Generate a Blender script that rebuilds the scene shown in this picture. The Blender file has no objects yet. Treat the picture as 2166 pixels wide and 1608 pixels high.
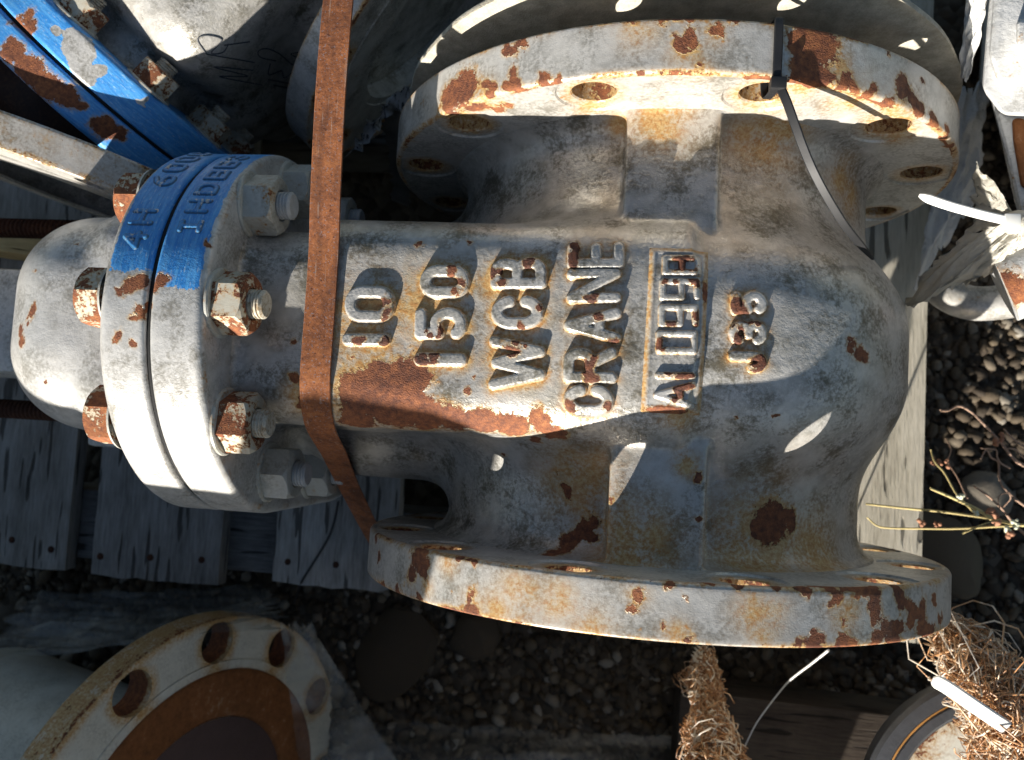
import bpy, bmesh, math, random
import numpy as np
from mathutils import Matrix, Vector, Euler

random.seed(7)
rng = np.random.default_rng(7)
scn = bpy.context.scene
COL = scn.collection
MM = 0.001

# ------------------------------------------------------------------ camera
CAM_R = np.array([[0.990567, -0.048619, 0.128111],
                  [0.058648, 0.995403, -0.075715],
                  [-0.123841, 0.082514, 0.988865]])
CAM_C = np.array([-24.97, -67.77, 633.41])      # millimetres, valve axis at the origin
FPX, PW, PH = 1746.1, 2166.0, 1608.0
cam_d = bpy.data.cameras.new('camera')
cam_d.sensor_fit = 'HORIZONTAL'
cam_d.sensor_width = 36.0
cam_d.lens = 36.0 * FPX / PW
cam_d.clip_start = 0.01
cam_d.clip_end = 50.0
cam_d.dof.use_dof = True
cam_d.dof.focus_distance = 0.47
cam_d.dof.aperture_fstop = 11.0
cam = bpy.data.objects.new('camera', cam_d)
COL.objects.link(cam)
mw = Matrix.Identity(4)
for i in range(3):
    for j in range(3):
        mw[i][j] = CAM_R[i, j]
    mw[i][3] = CAM_C[i] * MM
cam.matrix_world = mw
scn.camera = cam

# ------------------------------------------------------------------ light
LIGHT_DIR = Vector((0.335, 0.90, -0.268)).normalized()     # the way the sunlight travels
SUN_EL = math.asin(-LIGHT_DIR.z)
world = bpy.data.worlds.new('World')
scn.world = world
world.use_nodes = True
wn = world.node_tree.nodes
wl = world.node_tree.links
for n in list(wn):
    wn.remove(n)
sky = wn.new('ShaderNodeTexSky')
sky.sky_type = 'NISHITA'
sky.sun_disc = False
sky.sun_elevation = SUN_EL
sky.sun_rotation = math.atan2(-LIGHT_DIR.x, -LIGHT_DIR.y)
bg = wn.new('ShaderNodeBackground')
bg.inputs['Strength'].default_value = 0.05
wo = wn.new('ShaderNodeOutputWorld')
wl.new(sky.outputs[0], bg.inputs[0])
wl.new(bg.outputs[0], wo.inputs[0])
sun_d = bpy.data.lights.new('sun', 'SUN')
sun_d.energy = 5.0
sun_d.angle = math.radians(0.53)
sun_d.color = (1.0, 0.95, 0.87)
sun = bpy.data.objects.new('sun', sun_d)
COL.objects.link(sun)
sun.rotation_euler = LIGHT_DIR.to_track_quat('-Z', 'Y').to_euler()
scn.view_settings.view_transform = 'Standard'
scn.view_settings.look = 'None'
scn.view_settings.exposure = 1.12
scn.view_settings.gamma = 1.0
scn.view_settings.use_curve_mapping = False
scn.cycles.use_adaptive_sampling = True
scn.cycles.adaptive_threshold = 0.025
scn.cycles.max_bounces = 5
scn.cycles.diffuse_bounces = 3
scn.cycles.glossy_bounces = 2
scn.cycles.transparent_max_bounces = 12
scn.render.film_transparent = False


def at(px, py, z):
    """photograph point -> place (mm) at height z"""
    d = CAM_R @ np.array([(px - PW / 2) / FPX, -(py - PH / 2) / FPX, -1.0])
    return CAM_C + d * (z - CAM_C[2]) / d[2]


# ------------------------------------------------------------------ helpers
def tag(o, label=None, cat=None, group=None, kind=None):
    if label: o['label'] = label
    if cat: o['category'] = cat
    if group: o['group'] = group
    if kind: o['kind'] = kind
    return o


def empty(name, loc_mm=(0, 0, 0)):
    o = bpy.data.objects.new(name, None)
    o.empty_display_size = 0.05
    o.location = Vector(loc_mm) * MM
    COL.objects.link(o)
    return o


def mk(name, V, F, mat, parent=None, smooth=True, attrs=None, off=None, sharp=None):
    """one mesh object; V in millimetres"""
    V = np.asarray(V, dtype=np.float64)
    me = bpy.data.meshes.new(name)
    me.from_pydata((V * MM).tolist(), [], [list(map(int, f)) for f in F])
    me.update()
    if smooth:
        me.polygons.foreach_set('use_smooth', np.ones(len(me.polygons), dtype=bool))
        if sharp is not None:
            me.set_sharp_from_angle(angle=math.radians(sharp))
    if attrs:
        for k, a in attrs.items():
            at_ = me.attributes.new(k, 'FLOAT', 'POINT')
            at_.data.foreach_set('value', np.asarray(a, dtype=np.float32))
    if mat is not None:
        me.materials.append(mat)
    o = bpy.data.objects.new(name, me)
    COL.objects.link(o)
    if parent is not None:
        o.parent = parent
    if off is not None:
        o.location = Vector(off) * MM
    return o


def field(V, marks, sharp=1.0):
    """marks: (x,y,z,r) or (x,y,z,rx,ry,rz). 0 far away, 1 on the edge of a mark, 2 in its centre"""
    V = np.asarray(V)
    f = np.zeros(len(V))
    for m in marks:
        r = np.array(m[3:6] if len(m) >= 6 else (m[3],) * 3)
        D = V - np.array(m[:3])
        if len(m) < 6 and m[3] < 9:                      # small flakes: ragged and lopsided, not round
            r2 = np.random.default_rng(int(abs(m[0]) * 131 + abs(m[1]) * 17 + abs(m[2]) * 7))
            for _ in range(3):
                ax = r2.normal(0, 1, 3)
                ax /= np.linalg.norm(ax)
                D2 = D - r2.normal(0, 0.45, 3) * m[3]
                al = D2 @ ax
                d = np.sqrt(((D2 ** 2).sum(1) - al ** 2) * 2.9 + al ** 2 * 0.55) / m[3]
                f = np.maximum(f, np.clip(2.0 - d, 0, 2))
            continue
        d = np.sqrt(((D / r) ** 2).sum(1))
        f = np.maximum(f, np.clip(2.0 - d, 0, 2))
    return f


def smooth_field(V, marks):
    V = np.asarray(V)
    f = np.zeros(len(V))
    for m in marks:
        r = np.array(m[3:6] if len(m) >= 6 else (m[3],) * 3)
        d2 = (((V - np.array(m[:3])) / r) ** 2).sum(1)
        f = np.maximum(f, np.exp(-d2) * (m[4] if len(m) == 5 else 1.0))
    return f


def grid_faces(n, m, wrap_n=False, wrap_m=False):
    """quads over an n x m vertex grid"""
    ii = np.arange(n if wrap_n else n - 1)
    jj = np.arange(m if wrap_m else m - 1)
    I, J = np.meshgrid(ii, jj, indexing='ij')
    I2 = (I + 1) % n
    J2 = (J + 1) % m
    return np.stack([I * m + J, I2 * m + J, I2 * m + J2, I * m + J2], -1).reshape(-1, 4)


def tube(P, r, seg=8, cap=True, flat=None):
    """swept tube along points P (k,3) with radius r (scalar or list)"""
    P = np.asarray(P, float)
    k = len(P)
    r = np.broadcast_to(np.asarray(r, float), (k,))
    T = np.gradient(P, axis=0)
    T /= np.linalg.norm(T, axis=1)[:, None] + 1e-9
    up = np.array([0, 0, 1.0])
    if abs(T[0] @ up) > 0.9:
        up = np.array([1.0, 0, 0])
    V = []
    n = np.cross(T[0], up)
    n /= np.linalg.norm(n)
    for i in range(k):
        n = n - T[i] * (n @ T[i])
        n /= np.linalg.norm(n) + 1e-9
        b = np.cross(T[i], n)
        a = np.linspace(0, 2 * np.pi, seg, endpoint=False)
        V.append(P[i] + r[i] * (np.cos(a)[:, None] * n + np.sin(a)[:, None] * b))
    V = np.concatenate(V)
    F = [tuple(f) for f in grid_faces(k, seg, wrap_m=True)]
    if cap:
        F.append(tuple(range(seg))[::-1])
        F.append(tuple(range((k - 1) * seg, k * seg)))
    return V, F


def ribbon(P, Wv, w, t):
    """flat band: centre points P, width direction(s) Wv, width w, thickness t"""
    P = np.asarray(P, float)
    k = len(P)
    Wv = np.broadcast_to(np.asarray(Wv, float), (k, 3))
    w = np.broadcast_to(np.asarray(w, float), (k,))
    T = np.gradient(P, axis=0)
    T /= np.linalg.norm(T, axis=1)[:, None]
    V = []
    for i in range(k):
        wv = Wv[i] - T[i] * (Wv[i] @ T[i])
        wv /= np.linalg.norm(wv)
        n = np.cross(wv, T[i])
        h = w[i] / 2
        e = min(t * 0.45, h * 0.3)
        V += [P[i] - wv * h, P[i] - wv * (h - e) + n * t / 2, P[i] + wv * (h - e) + n * t / 2,
              P[i] + wv * h, P[i] + wv * (h - e) - n * t / 2, P[i] - wv * (h - e) - n * t / 2]
    F = [tuple(f) for f in grid_faces(k, 6, wrap_m=True)]
    F += [tuple(range(6))[::-1], tuple(range(6 * (k - 1), 6 * k))]
    return np.array(V), F


def spline(pts, n):
    """Catmull-Rom through pts"""
    P = np.asarray(pts, float)
    P = np.vstack([2 * P[0] - P[1], P, 2 * P[-1] - P[-2]])
    out = []
    segs = len(P) - 3
    for s in np.linspace(0, segs - 1e-6, n):
        i = int(s)
        t = s - i
        a, b, c, d = P[i:i + 4]
        out.append(0.5 * ((2 * b) + (-a + c) * t + (2 * a - 5 * b + 4 * c - d) * t * t + (-a + 3 * b - 3 * c + d) * t ** 3))
    return np.array(out)


def box(lo, hi, bev=0.0):
    bm = bmesh.new()
    bmesh.ops.create_cube(bm, size=1.0)
    lo = np.array(lo, float)
    hi = np.array(hi, float)
    for v in bm.verts:
        v.co = Vector(lo + (np.array(v.co) + 0.5) * (hi - lo))
    if bev > 0:
        bmesh.ops.bevel(bm, geom=bm.edges[:], offset=bev, segments=2, affect='EDGES', profile=0.6)
    bm.verts.index_update()
    V = np.array([v.co[:] for v in bm.verts])
    F = [tuple(v.index for v in f.verts) for f in bm.faces]
    bm.free()
    return V, F


def join(parts):
    VV, FF, o = [], [], 0
    for V, F in parts:
        VV.append(np.asarray(V))
        FF += [tuple(int(i) + o for i in f) for f in F]
        o += len(V)
    return np.concatenate(VV), FF


def lathe(prof, axis_fn, seg):
    """prof: list of (radius, height); axis_fn(r cos, r sin, h) -> point arrays"""
    a = np.linspace(0, 2 * np.pi, seg, endpoint=False)
    V = []
    for r, h in prof:
        V.append(np.stack(axis_fn(r * np.cos(a), r * np.sin(a), np.full(seg, h)), 1))
    return np.concatenate(V), [tuple(f) for f in grid_faces(len(prof), seg, wrap_m=True)]


def surface_net(fn, lo, hi, h):
    lo = np.array(lo, float)
    n = np.ceil((np.array(hi, float) - lo) / h).astype(int) + 1
    ax = [(lo[i] + h * np.arange(n[i])).astype(np.float32) for i in range(3)]
    X, Y, Z = np.meshgrid(*ax, indexing='ij', sparse=True)
    D = fn(X, Y, Z).astype(np.float32)
    D = np.broadcast_to(D, tuple(n))
    S = D < 0
    c = S[:-1, :-1, :-1].astype(np.int8)
    cnt = np.zeros_like(c)
    for dx in (0, 1):
        for dy in (0, 1):
            for dz in (0, 1):
                cnt = cnt + S[dx:n[0] - 1 + dx, dy:n[1] - 1 + dy, dz:n[2] - 1 + dz]
    act = (cnt > 0) & (cnt < 8)
    idx = np.full(act.shape, -1, dtype=np.int64)
    cells = np.argwhere(act)
    idx[act] = np.arange(len(cells))
    acc = np.zeros((len(cells), 3))
    num = np.zeros(len(cells))
    corners = [(0, 0, 0), (1, 0, 0), (0, 1, 0), (1, 1, 0), (0, 0, 1), (1, 0, 1), (0, 1, 1), (1, 1, 1)]
    dv = [D[cells[:, 0] + a, cells[:, 1] + b, cells[:, 2] + c_] for a, b, c_ in corners]
    for i in range(8):
        for j in range(i + 1, 8):
            if sum(abs(corners[i][k] - corners[j][k]) for k in range(3)) != 1:
                continue
            cr = (dv[i] < 0) != (dv[j] < 0)
            t = np.where(cr, dv[i] / np.where(cr, dv[i] - dv[j], 1), 0)
            p = np.array(corners[i]) + t[:, None] * (np.array(corners[j]) - np.array(corners[i]))
            acc += p * cr[:, None]
            num += cr
    V = lo + h * (cells + acc / num[:, None])
    F = []
    for a in range(3):
        b, c_ = (a + 1) % 3, (a + 2) % 3
        s0 = [slice(None)] * 3
        s1 = [slice(None)] * 3
        s0[a] = slice(0, -1)
        s1[a] = slice(1, None)
        A = S[tuple(s0)]
        B = S[tuple(s1)]
        e = np.argwhere(A != B)
        ok = (e[:, b] > 0) & (e[:, c_] > 0) & (e[:, b] < n[b] - 1) & (e[:, c_] < n[c_] - 1)
        e = e[ok]
        fl = A[tuple(e.T)]
        q = []
        for db, dc in ((-1, -1), (0, -1), (0, 0), (-1, 0)):
            k = e.copy()
            k[:, b] += db
            k[:, c_] += dc
            q.append(idx[tuple(k.T)])
        q = np.stack(q, 1)
        q[~fl] = q[~fl][:, ::-1]
        F.append(q)
    F = np.concatenate(F)
    return V, F


# ------------------------------------------------------------------ shader helpers
class NT:
    def __init__(self, name):
        self.m = bpy.data.materials.new(name)
        self.m.use_nodes = True
        self.t = self.m.node_tree
        self.n = self.t.nodes
        self.l = self.t.links
        self.n.clear()
        self.out = self.n.new('ShaderNodeOutputMaterial')
        self.bsdf = self.n.new('ShaderNodeBsdfPrincipled')
        self.l.new(self.bsdf.outputs[0], self.out.inputs[0])
        self.tc = self.n.new('ShaderNodeTexCoord')
        self.co = self.tc.outputs['Object']

    def put(self, sock, v):
        if hasattr(v, 'is_linked') or isinstance(v, bpy.types.NodeSocket):
            self.l.new(v, sock)
        else:
            try:
                sock.default_value = v
            except Exception:
                sock.default_value = (*v, 1.0)

    def math(self, op, a, b=0.0, c=0.0, clamp=False):
        n = self.n.new('ShaderNodeMath')
        n.operation = op
        n.use_clamp = clamp
        for s, v in zip(n.inputs, (a, b, c)):
            self.put(s, v)
        return n.outputs[0]

    def map(self, v, lo, hi, tlo=0.0, thi=1.0, smooth=False):
        n = self.n.new('ShaderNodeMapRange')
        n.interpolation_type = 'SMOOTHSTEP' if smooth else 'LINEAR'
        n.clamp = True
        for k, x in zip(('Value', 'From Min', 'From Max', 'To Min', 'To Max'), (v, lo, hi, tlo, thi)):
            self.put(n.inputs[k], x)
        return n.outputs[0]

    def scaled(self, v, s, loc=(0, 0, 0), rot=(0, 0, 0)):
        n = self.n.new('ShaderNodeMapping')
        self.put(n.inputs['Vector'], v)
        n.inputs['Scale'].default_value = s
        n.inputs['Location'].default_value = loc
        n.inputs['Rotation'].default_value = rot
        return n.outputs[0]

    def noise(self, scale, detail=4.0, rough=0.55, co=None, dist=0.0):
        n = self.n.new('ShaderNodeTexNoise')
        self.put(n.inputs['Vector'], co if co is not None else self.co)
        n.inputs['Scale'].default_value = scale
        n.inputs['Detail'].default_value = detail
        n.inputs['Roughness'].default_value = rough
        n.inputs['Distortion'].default_value = dist
        return n.outputs['Fac']

    def voronoi(self, scale, co=None, feature='F1', out='Distance'):
        n = self.n.new('ShaderNodeTexVoronoi')
        n.feature = feature
        self.put(n.inputs['Vector'], co if co is not None else self.co)
        n.inputs['Scale'].default_value = scale
        return n.outputs[out]

    def attr(self, name):
        n = self.n.new('ShaderNodeAttribute')
        n.attribute_name = name
        return n.outputs['Fac']

    def mix(self, f, a, b, blend='MIX'):
        n = self.n.new('ShaderNodeMix')
        n.data_type = 'RGBA'
        n.blend_type = blend
        self.put(n.inputs['Factor'], f)
        for s, v in ((n.inputs[6], a), (n.inputs[7], b)):
            if isinstance(v, bpy.types.NodeSocket):
                self.l.new(v, s)
            else:
                s.default_value = (v[0], v[1], v[2], 1.0)
        return n.outputs[2]

    def ramp(self, v, stops):
        n = self.n.new('ShaderNodeValToRGB')
        self.put(n.inputs[0], v)
        e = n.color_ramp.elements
        while len(e) < len(stops):
            e.new(0.5)
        for el, (p, c) in zip(e, stops):
            el.position = p
            el.color = (*c, 1.0)
        return n.outputs[0]

    def bump(self, h, strength=1.0):
        n = self.n.new('ShaderNodeBump')
        n.inputs['Strength'].default_value = strength
        n.inputs['Distance'].default_value = 1.0
        self.put(n.inputs['Height'], h)
        self.l.new(n.outputs[0], self.bsdf.inputs['Normal'])

    def done(self, col, rough, metal=0.0, spec=0.5):
        self.put(self.bsdf.inputs['Base Color'], col)
        self.put(self.bsdf.inputs['Roughness'], rough)
        self.put(self.bsdf.inputs['Metallic'], metal)
        self.bsdf.inputs['Specular IOR Level'].default_value = spec
        return self.m


RUST = [(0.24, (0.032, 0.014, 0.010)), (0.42, (0.13, 0.042, 0.020)), (0.56, (0.27, 0.092, 0.034)), (0.70, (0.42, 0.17, 0.055))]


def paint_material(name, paint=(0.67, 0.645, 0.60), chip=0.80, cast=1.0, grime=0.35, gloss=0.42, blue=False,
                   warm=0.0, crack=False, rust_lo=0.0, tan=0.2, silver=0.0):
    N = NT(name)
    nA = N.noise(75, 4, 0.62)
    nB = N.noise(430, 3, 0.7)
    nC = N.noise(22, 2, 0.55)
    nF = N.noise(1300, 1, 0.6)
    cell = N.voronoi(330, out='Color')
    cellv = N.math('MULTIPLY', cell, 1.0)
    jag = N.math('ADD', N.math('MULTIPLY', N.math('SUBTRACT', nA, 0.5), 1.9),
                 N.math('ADD', N.math('MULTIPLY', N.math('SUBTRACT', nB, 0.5), 1.0),
                        N.math('MULTIPLY', N.math('SUBTRACT', cellv, 0.5), 0.42)))
    r = N.math('ADD', N.math('SUBTRACT', N.attr('rust'), 1.0 - rust_lo), N.math('MULTIPLY', jag, 0.62))
    # scattered small chips
    chipn = N.math('ADD', N.math('MULTIPLY', nA, 0.6), N.math('ADD', N.math('MULTIPLY', nC, 0.35), N.math('MULTIPLY', nB, 0.3)))
    ch = N.math('SUBTRACT', chipn, chip)
    sp = N.noise(620, 2, 0.55)
    sat = N.math('ADD', N.math('MULTIPLY', r, 0.8), N.math('MULTIPLY', N.math('SUBTRACT', sp, 0.645), 4.5))
    sat = N.math('MINIMUM', sat, N.math('ADD', N.math('MULTIPLY', r, 1.0), 0.75))
    rr = N.math('MAXIMUM', N.math('MAXIMUM', r, sat), N.math('MULTIPLY', ch, 6.0))
    mask = N.map(rr, -0.015, 0.025)
    halo = N.map(N.math('MAXIMUM', r, N.math('MULTIPLY', ch, 6.0)), -0.62, 0.0)
    halo = N.math('POWER', halo, 2.0)
    # paint colour with dirt film
    mott = N.math('ADD', N.math('MULTIPLY', nC, 0.5), N.math('MULTIPLY', nA, 0.5))
    dark = tuple(c * 0.72 for c in paint)
    lite = tuple(min(c * 1.12, 0.80) for c in paint)
    pc = N.mix(N.map(mott, 0.3, 0.72), dark, lite)
    pc = N.mix(N.math('MULTIPLY', N.map(N.math('ADD', N.math('MULTIPLY', nB, 0.6), N.math('MULTIPLY', nA, 0.5)), 0.50, 0.72), 0.42), pc, (0.15, 0.145, 0.13))
    g = N.math('MULTIPLY', N.map(N.math('ADD', N.math('MULTIPLY', nA, 0.55), N.math('MULTIPLY', nB, 0.55)), 0.45, 0.78), grime)
    g2 = N.math('MULTIPLY', N.attr('grime'), N.map(N.math('ADD', nA, N.math('MULTIPLY', nB, 0.7)), 0.55, 1.15))
    pc = N.mix(N.math('MAXIMUM', g, g2), pc, (0.085, 0.082, 0.066))
    nD = N.noise(34, 3, 0.68)
    pc = N.mix(N.math('MULTIPLY', N.map(N.math('ADD', N.math('MULTIPLY', nC, 0.7), N.math('MULTIPLY', nA, 0.4)), 0.46, 0.72), tan), pc, (0.40, 0.36, 0.27))
    pc = N.mix(N.math('MULTIPLY', N.map(N.math('ADD', nD, N.math('MULTIPLY', nB, 0.35)), 0.70, 0.86), min(1.0, grime * 1.3)), pc, (0.15, 0.135, 0.10))
    pc = N.mix(N.math('MULTIPLY', N.map(N.math('ADD', N.math('SUBTRACT', 1.0, nD), N.math('MULTIPLY', nB, 0.5)), 0.78, 0.98), 0.55), pc, lite)
    if warm:
        pc = N.mix(warm, pc, (0.62, 0.52, 0.33))
    bm = None
    if blue:
        st = N.noise(260, 5, 0.6, co=N.scaled(N.co, (2.2, 0.22, 0.22)))
        bb = N.math('ADD', N.math('SUBTRACT', N.attr('blue'), 1.0),
                    N.math('ADD', N.math('MULTIPLY', jag, 0.35), N.math('MULTIPLY', N.math('SUBTRACT', st, 0.5), 0.5)))
        bm = N.map(bb, -0.01, 0.02)
        bc = N.mix(N.map(st, 0.40, 0.75), (0.035, 0.235, 0.62), (0.13, 0.43, 0.78))
        bc = N.mix(N.math('MULTIPLY', N.map(N.noise(700, 3, 0.6, co=N.scaled(N.co, (1.6, 0.3, 0.3))), 0.58, 0.70), 0.65), bc, (0.42, 0.60, 0.75))
        bc = N.mix(N.math('MULTIPLY', N.map(nB, 0.55, 0.75), 0.35), bc, (0.05, 0.10, 0.16))
        bc = N.mix(N.math('MULTIPLY', N.attr('grime'), 0.85), bc, (0.022, 0.05, 0.06))
        pc = N.mix(bm, pc, bc)
    stn = N.math('ADD', N.attr('stain'), N.math('MULTIPLY', halo, 0.75))
    stn = N.math('MULTIPLY', stn, N.map(N.math('ADD', nA, nB), 0.66, 1.2, 0.25, 1.6), clamp=True)
    stc = N.mix(N.map(nB, 0.4, 0.65), (0.55, 0.37, 0.15), (0.40, 0.185, 0.05))
    pc = N.mix(N.math('MULTIPLY', stn, 0.95), pc, stc)
    # rust
    rn = N.math('ADD', N.math('MULTIPLY', N.noise(260, 4, 0.75), 0.65), N.math('ADD', N.math('MULTIPLY', nC, 0.35), N.math('MULTIPLY', N.attr('orange'), 0.25)))
    rc = N.ramp(rn, RUST)
    col = N.mix(mask, pc, rc)
    rough = N.math('ADD', N.math('MULTIPLY', mask, 0.45), N.math('ADD', gloss, N.math('MULTIPLY', N.math('SUBTRACT', nB, 0.5), 0.35)), clamp=True)
    h = N.math('ADD', N.math('MULTIPLY', nB, 0.00030 * cast), N.math('ADD', N.math('MULTIPLY', N.math('MULTIPLY', nA, N.math('SUBTRACT', 1.0, N.math('MULTIPLY', mask, 0.7))), 0.0008 * cast), N.math('MULTIPLY', nF, 0.00010)))
    lip = N.math('MULTIPLY', N.map(rr, -0.10, 0.0), 0.00025)
    h = N.math('ADD', h, lip)
    h = N.math('SUBTRACT', h, N.math('MULTIPLY', mask, 0.0008))
    h = N.math('ADD', h, N.math('MULTIPLY', mask, N.math('MULTIPLY', N.noise(1100, 2, 0.7), 0.0006)))
    if crack:
        ce = N.voronoi(150, co=N.scaled(N.co, (1, 1, 1)), feature='DISTANCE_TO_EDGE')
        h = N.math('SUBTRACT', h, N.math('MULTIPLY', N.math('MULTIPLY', N.map(ce, 0.0, 0.03, 1.0, 0.0), N.map(nC, 0.5, 0.62)), 0.0004))
    N.bump(h)
    met = N.math('MULTIPLY', N.math('MULTIPLY', N.math('SUBTRACT', 1.0, mask), N.math('SUBTRACT', 1.0, stn)), silver)
    if bm is not None:
        met = N.math('MULTIPLY', met, N.math('SUBTRACT', 1.0, bm))
    return N.done(col, rough, met, 0.5)


def rust_material(name, stops=RUST, sc=1.0, bumpk=1.0, fleck=0.0):
    N = NT(name)
    a = N.noise(300 * sc, 8, 0.75)
    b = N.noise(40 * sc, 4, 0.6)
    f = N.math('ADD', N.math('MULTIPLY', a, 0.7), N.math('MULTIPLY', b, 0.3))
    col = N.ramp(f, stops)
    if fleck:
        col = N.mix(N.math('MULTIPLY', N.map(N.noise(420 * sc, 3, 0.6), 0.60, 0.68), fleck), col, (0.07, 0.022, 0.012))
        col = N.mix(N.math('MULTIPLY', N.map(N.noise(900 * sc, 2, 0.5), 0.60, 0.70), fleck), col, (0.23, 0.20, 0.21))
    if fleck:
        lo_ = N.noise(30, 3, 0.6, co=N.scaled(N.co, (2.5, 0.5, 1.0)))
        col = N.mix(N.map(lo_, 0.50, 0.66, 0.0, 0.6), col, (0.075, 0.032, 0.02))
        sc_ = N.noise(500, 2, 0.5, co=N.scaled(N.co, (1.0, 0.05, 0.3)))
        col = N.mix(N.map(sc_, 0.66, 0.72, 0.0, 0.5), col, (0.34, 0.27, 0.22))
    N.bump(N.math('MULTIPLY', a, 0.0005 * bumpk))
    return N.done(col, 0.85, 0.0, 0.25)


def plain_material(name, col, rough=0.5, var=0.2, sc=60, bumpk=0.0003, spec=0.5, metal=0.0):
    N = NT(name)
    a = N.noise(sc, 6, 0.6)
    b = N.noise(sc * 9, 4, 0.6)
    f = N.math('ADD', N.math('MULTIPLY', a, 0.6), N.math('MULTIPLY', b, 0.4))
    c = N.mix(N.map(f, 0.3, 0.7), tuple(x * (1 - var) for x in col), tuple(min(1, x * (1 + var)) for x in col))
    N.bump(N.math('MULTIPLY', f, bumpk))
    return N.done(c, rough, metal, spec)


def wood_material(name, c0, c1, along='Y', seed=0.0):
    N = NT(name)
    s = {'Y': (1.0, 0.09, 1.0), 'X': (0.09, 1.0, 1.0)}[along]
    g = N.noise(420, 5, 0.7, co=N.scaled(N.co, s, loc=(seed, seed * 2, 0)))
    w = N.noise(60, 3, 0.6, co=N.scaled(N.co, s, loc=(seed, 0, 0)), dist=0.6)
    b = N.noise(17, 4, 0.65, co=N.scaled(N.co, (1, 0.5, 1), loc=(seed, seed, 0)))
    f = N.math('ADD', N.math('MULTIPLY', g, 0.45), N.math('ADD', N.math('MULTIPLY', w, 0.25), N.math('MULTIPLY', b, 0.40)))
    col = N.ramp(f, [(0.34, tuple(x * 0.35 for x in c0)), (0.48, c0), (0.68, c1)])
    crk = N.map(N.noise(150, 2, 0.4, co=N.scaled(N.co, tuple(x if x < 1 else 1.0 for x in s), loc=(3 + seed, 0, 0))), 0.62, 0.65)
    col = N.mix(N.math('MULTIPLY', crk, 0.75), col, tuple(x * 0.12 for x in c0))
    N.bump(N.math('SUBTRACT', N.math('MULTIPLY', g, 0.0012), N.math('MULTIPLY', crk, 0.0015)))
    return N.done(col, 0.85, 0.0, 0.2)


M = {}
M['cast'] = paint_material('weathered_grey_paint', blue=False, chip=0.885, grime=0.78, gloss=0.35, tan=0.40, silver=0.38)
M['flange'] = paint_material('flange_paint', chip=0.845, cast=0.28, grime=0.45, gloss=0.36, tan=0.22, silver=0.30, crack=False)
M['bonnet'] = paint_material('bonnet_paint', paint=(0.67, 0.655, 0.625), chip=0.92, grime=0.42, blue=True, cast=0.55, silver=0.25)
M['nut'] = paint_material('nut_paint', paint=(0.52, 0.53, 0.50), chip=0.76, cast=0.25, grime=0.35, gloss=0.36, warm=0.14, crack=False)
M['nut_rusty'] = paint_material('nut_paint_rusty', paint=(0.55, 0.53, 0.46), chip=0.625, cast=0.3, grime=0.3, gloss=0.45, warm=0.18, crack=False)
M['stud'] = plain_material('stud_painted', (0.42, 0.43, 0.43), 0.45, 0.25, 160, 0.0004)
M['stud_rusty'] = rust_material('stud_rusty', [(0.30, (0.07, 0.03, 0.018)), (0.40, (0.30, 0.22, 0.13)), (0.52, (0.55, 0.51, 0.42)), (0.8, (0.60, 0.58, 0.52))])
M['gasket'] = plain_material('gasket_dark', (0.012, 0.012, 0.012), 0.9)
M['strap'] = rust_material('strap_rust', [(0.26, (0.055, 0.022, 0.014)), (0.42, (0.17, 0.062, 0.028)), (0.55, (0.29, 0.105, 0.040)), (0.72, (0.40, 0.17, 0.065))], 1.0, 0.9, fleck=0.8)
M['black_tie'] = plain_material('black_nylon', (0.012, 0.012, 0.013), 0.55, 0.2, 80, 0.0001)
M['white_tie'] = plain_material('white_nylon', (0.78, 0.77, 0.72), 0.4, 0.05, 80, 0.00005)
M['darkrust_and_shade'] = rust_material('dark_rust_and_shade', [(0.2, (0.012, 0.007, 0.006)), (0.5, (0.05, 0.02, 0.012)), (0.7, (0.11, 0.045, 0.02)), (0.9, (0.2, 0.09, 0.04))])  # rust for nails and studs; also stands for shade on the second bonnet

SH = np.array([0, 0, 203.0])       # valve parts hang from an empty at the valve's foot

# ------------------------------------------------------------------ marks: rust, stain and dirt spots (mm, valve frame)
MARK = {'body_rust': [], 'body_stain': [], 'body_grime': [], 'top_rust': [], 'top_stain': [], 'bot_rust': [], 'bot_stain': [],
        'bf_rust': [], 'bonnet_rust': [], 'orange': []}
MARK2 = {'rust': [], 'white': []}
#MARKS-BEGIN
MARK['body_rust'] = [(-174, -44, 170, 12.6), (-160, -35, 171, 10.5), (-146, -36, 171, 13.7), (-154, -51, 167, 17.2), (-135, -55, 164, 13.3), (-119, -57, 162, 10.5), (-102, -57, 162, 9.8), (-85, -58, 161, 9.8), (-69, -56, 164, 8.6), (-62, -60, 160, 6.5), (-178, -60, 158, 11.4), (-72, -65, 150, 3.9), (-58, -62, 158, 3.8), (-93, -75, 119, 2.4), (-145, 45, 170, 2.5), (-116, 47, 169, 2.2), (-110, -40, 171, 2.7), (-145, -16, 171, 1.7), (-179, -25, 171, 2.0), (103, -3, 152, 4.9), (112, -6, 146, 5.0), (69, -106, 122, 11.9), (60, -110, 126, 7.1), (78, -104, 117, 7.3), (-54, -95, 129, 3.8), (-37, -111, 134, 5.7), (-53, -127, 134, 8.1), (-41, -123, 135, 5.7), (-27, -98, 154, 1.9), (23, -81, 155, 2.5), (24, -105, 155, 2.2), (-227, -12, 143, 2.7), (-225, -36, 142, 4.3), (-222, -53, 134, 4.0), (-107, -32, 171, 1.3), (62, -44, 161, 1.7), (41, -47, 163, 1.4), (-22, 113, 155, 1.5), (-60, -84, 130, 1.7)]
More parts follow.
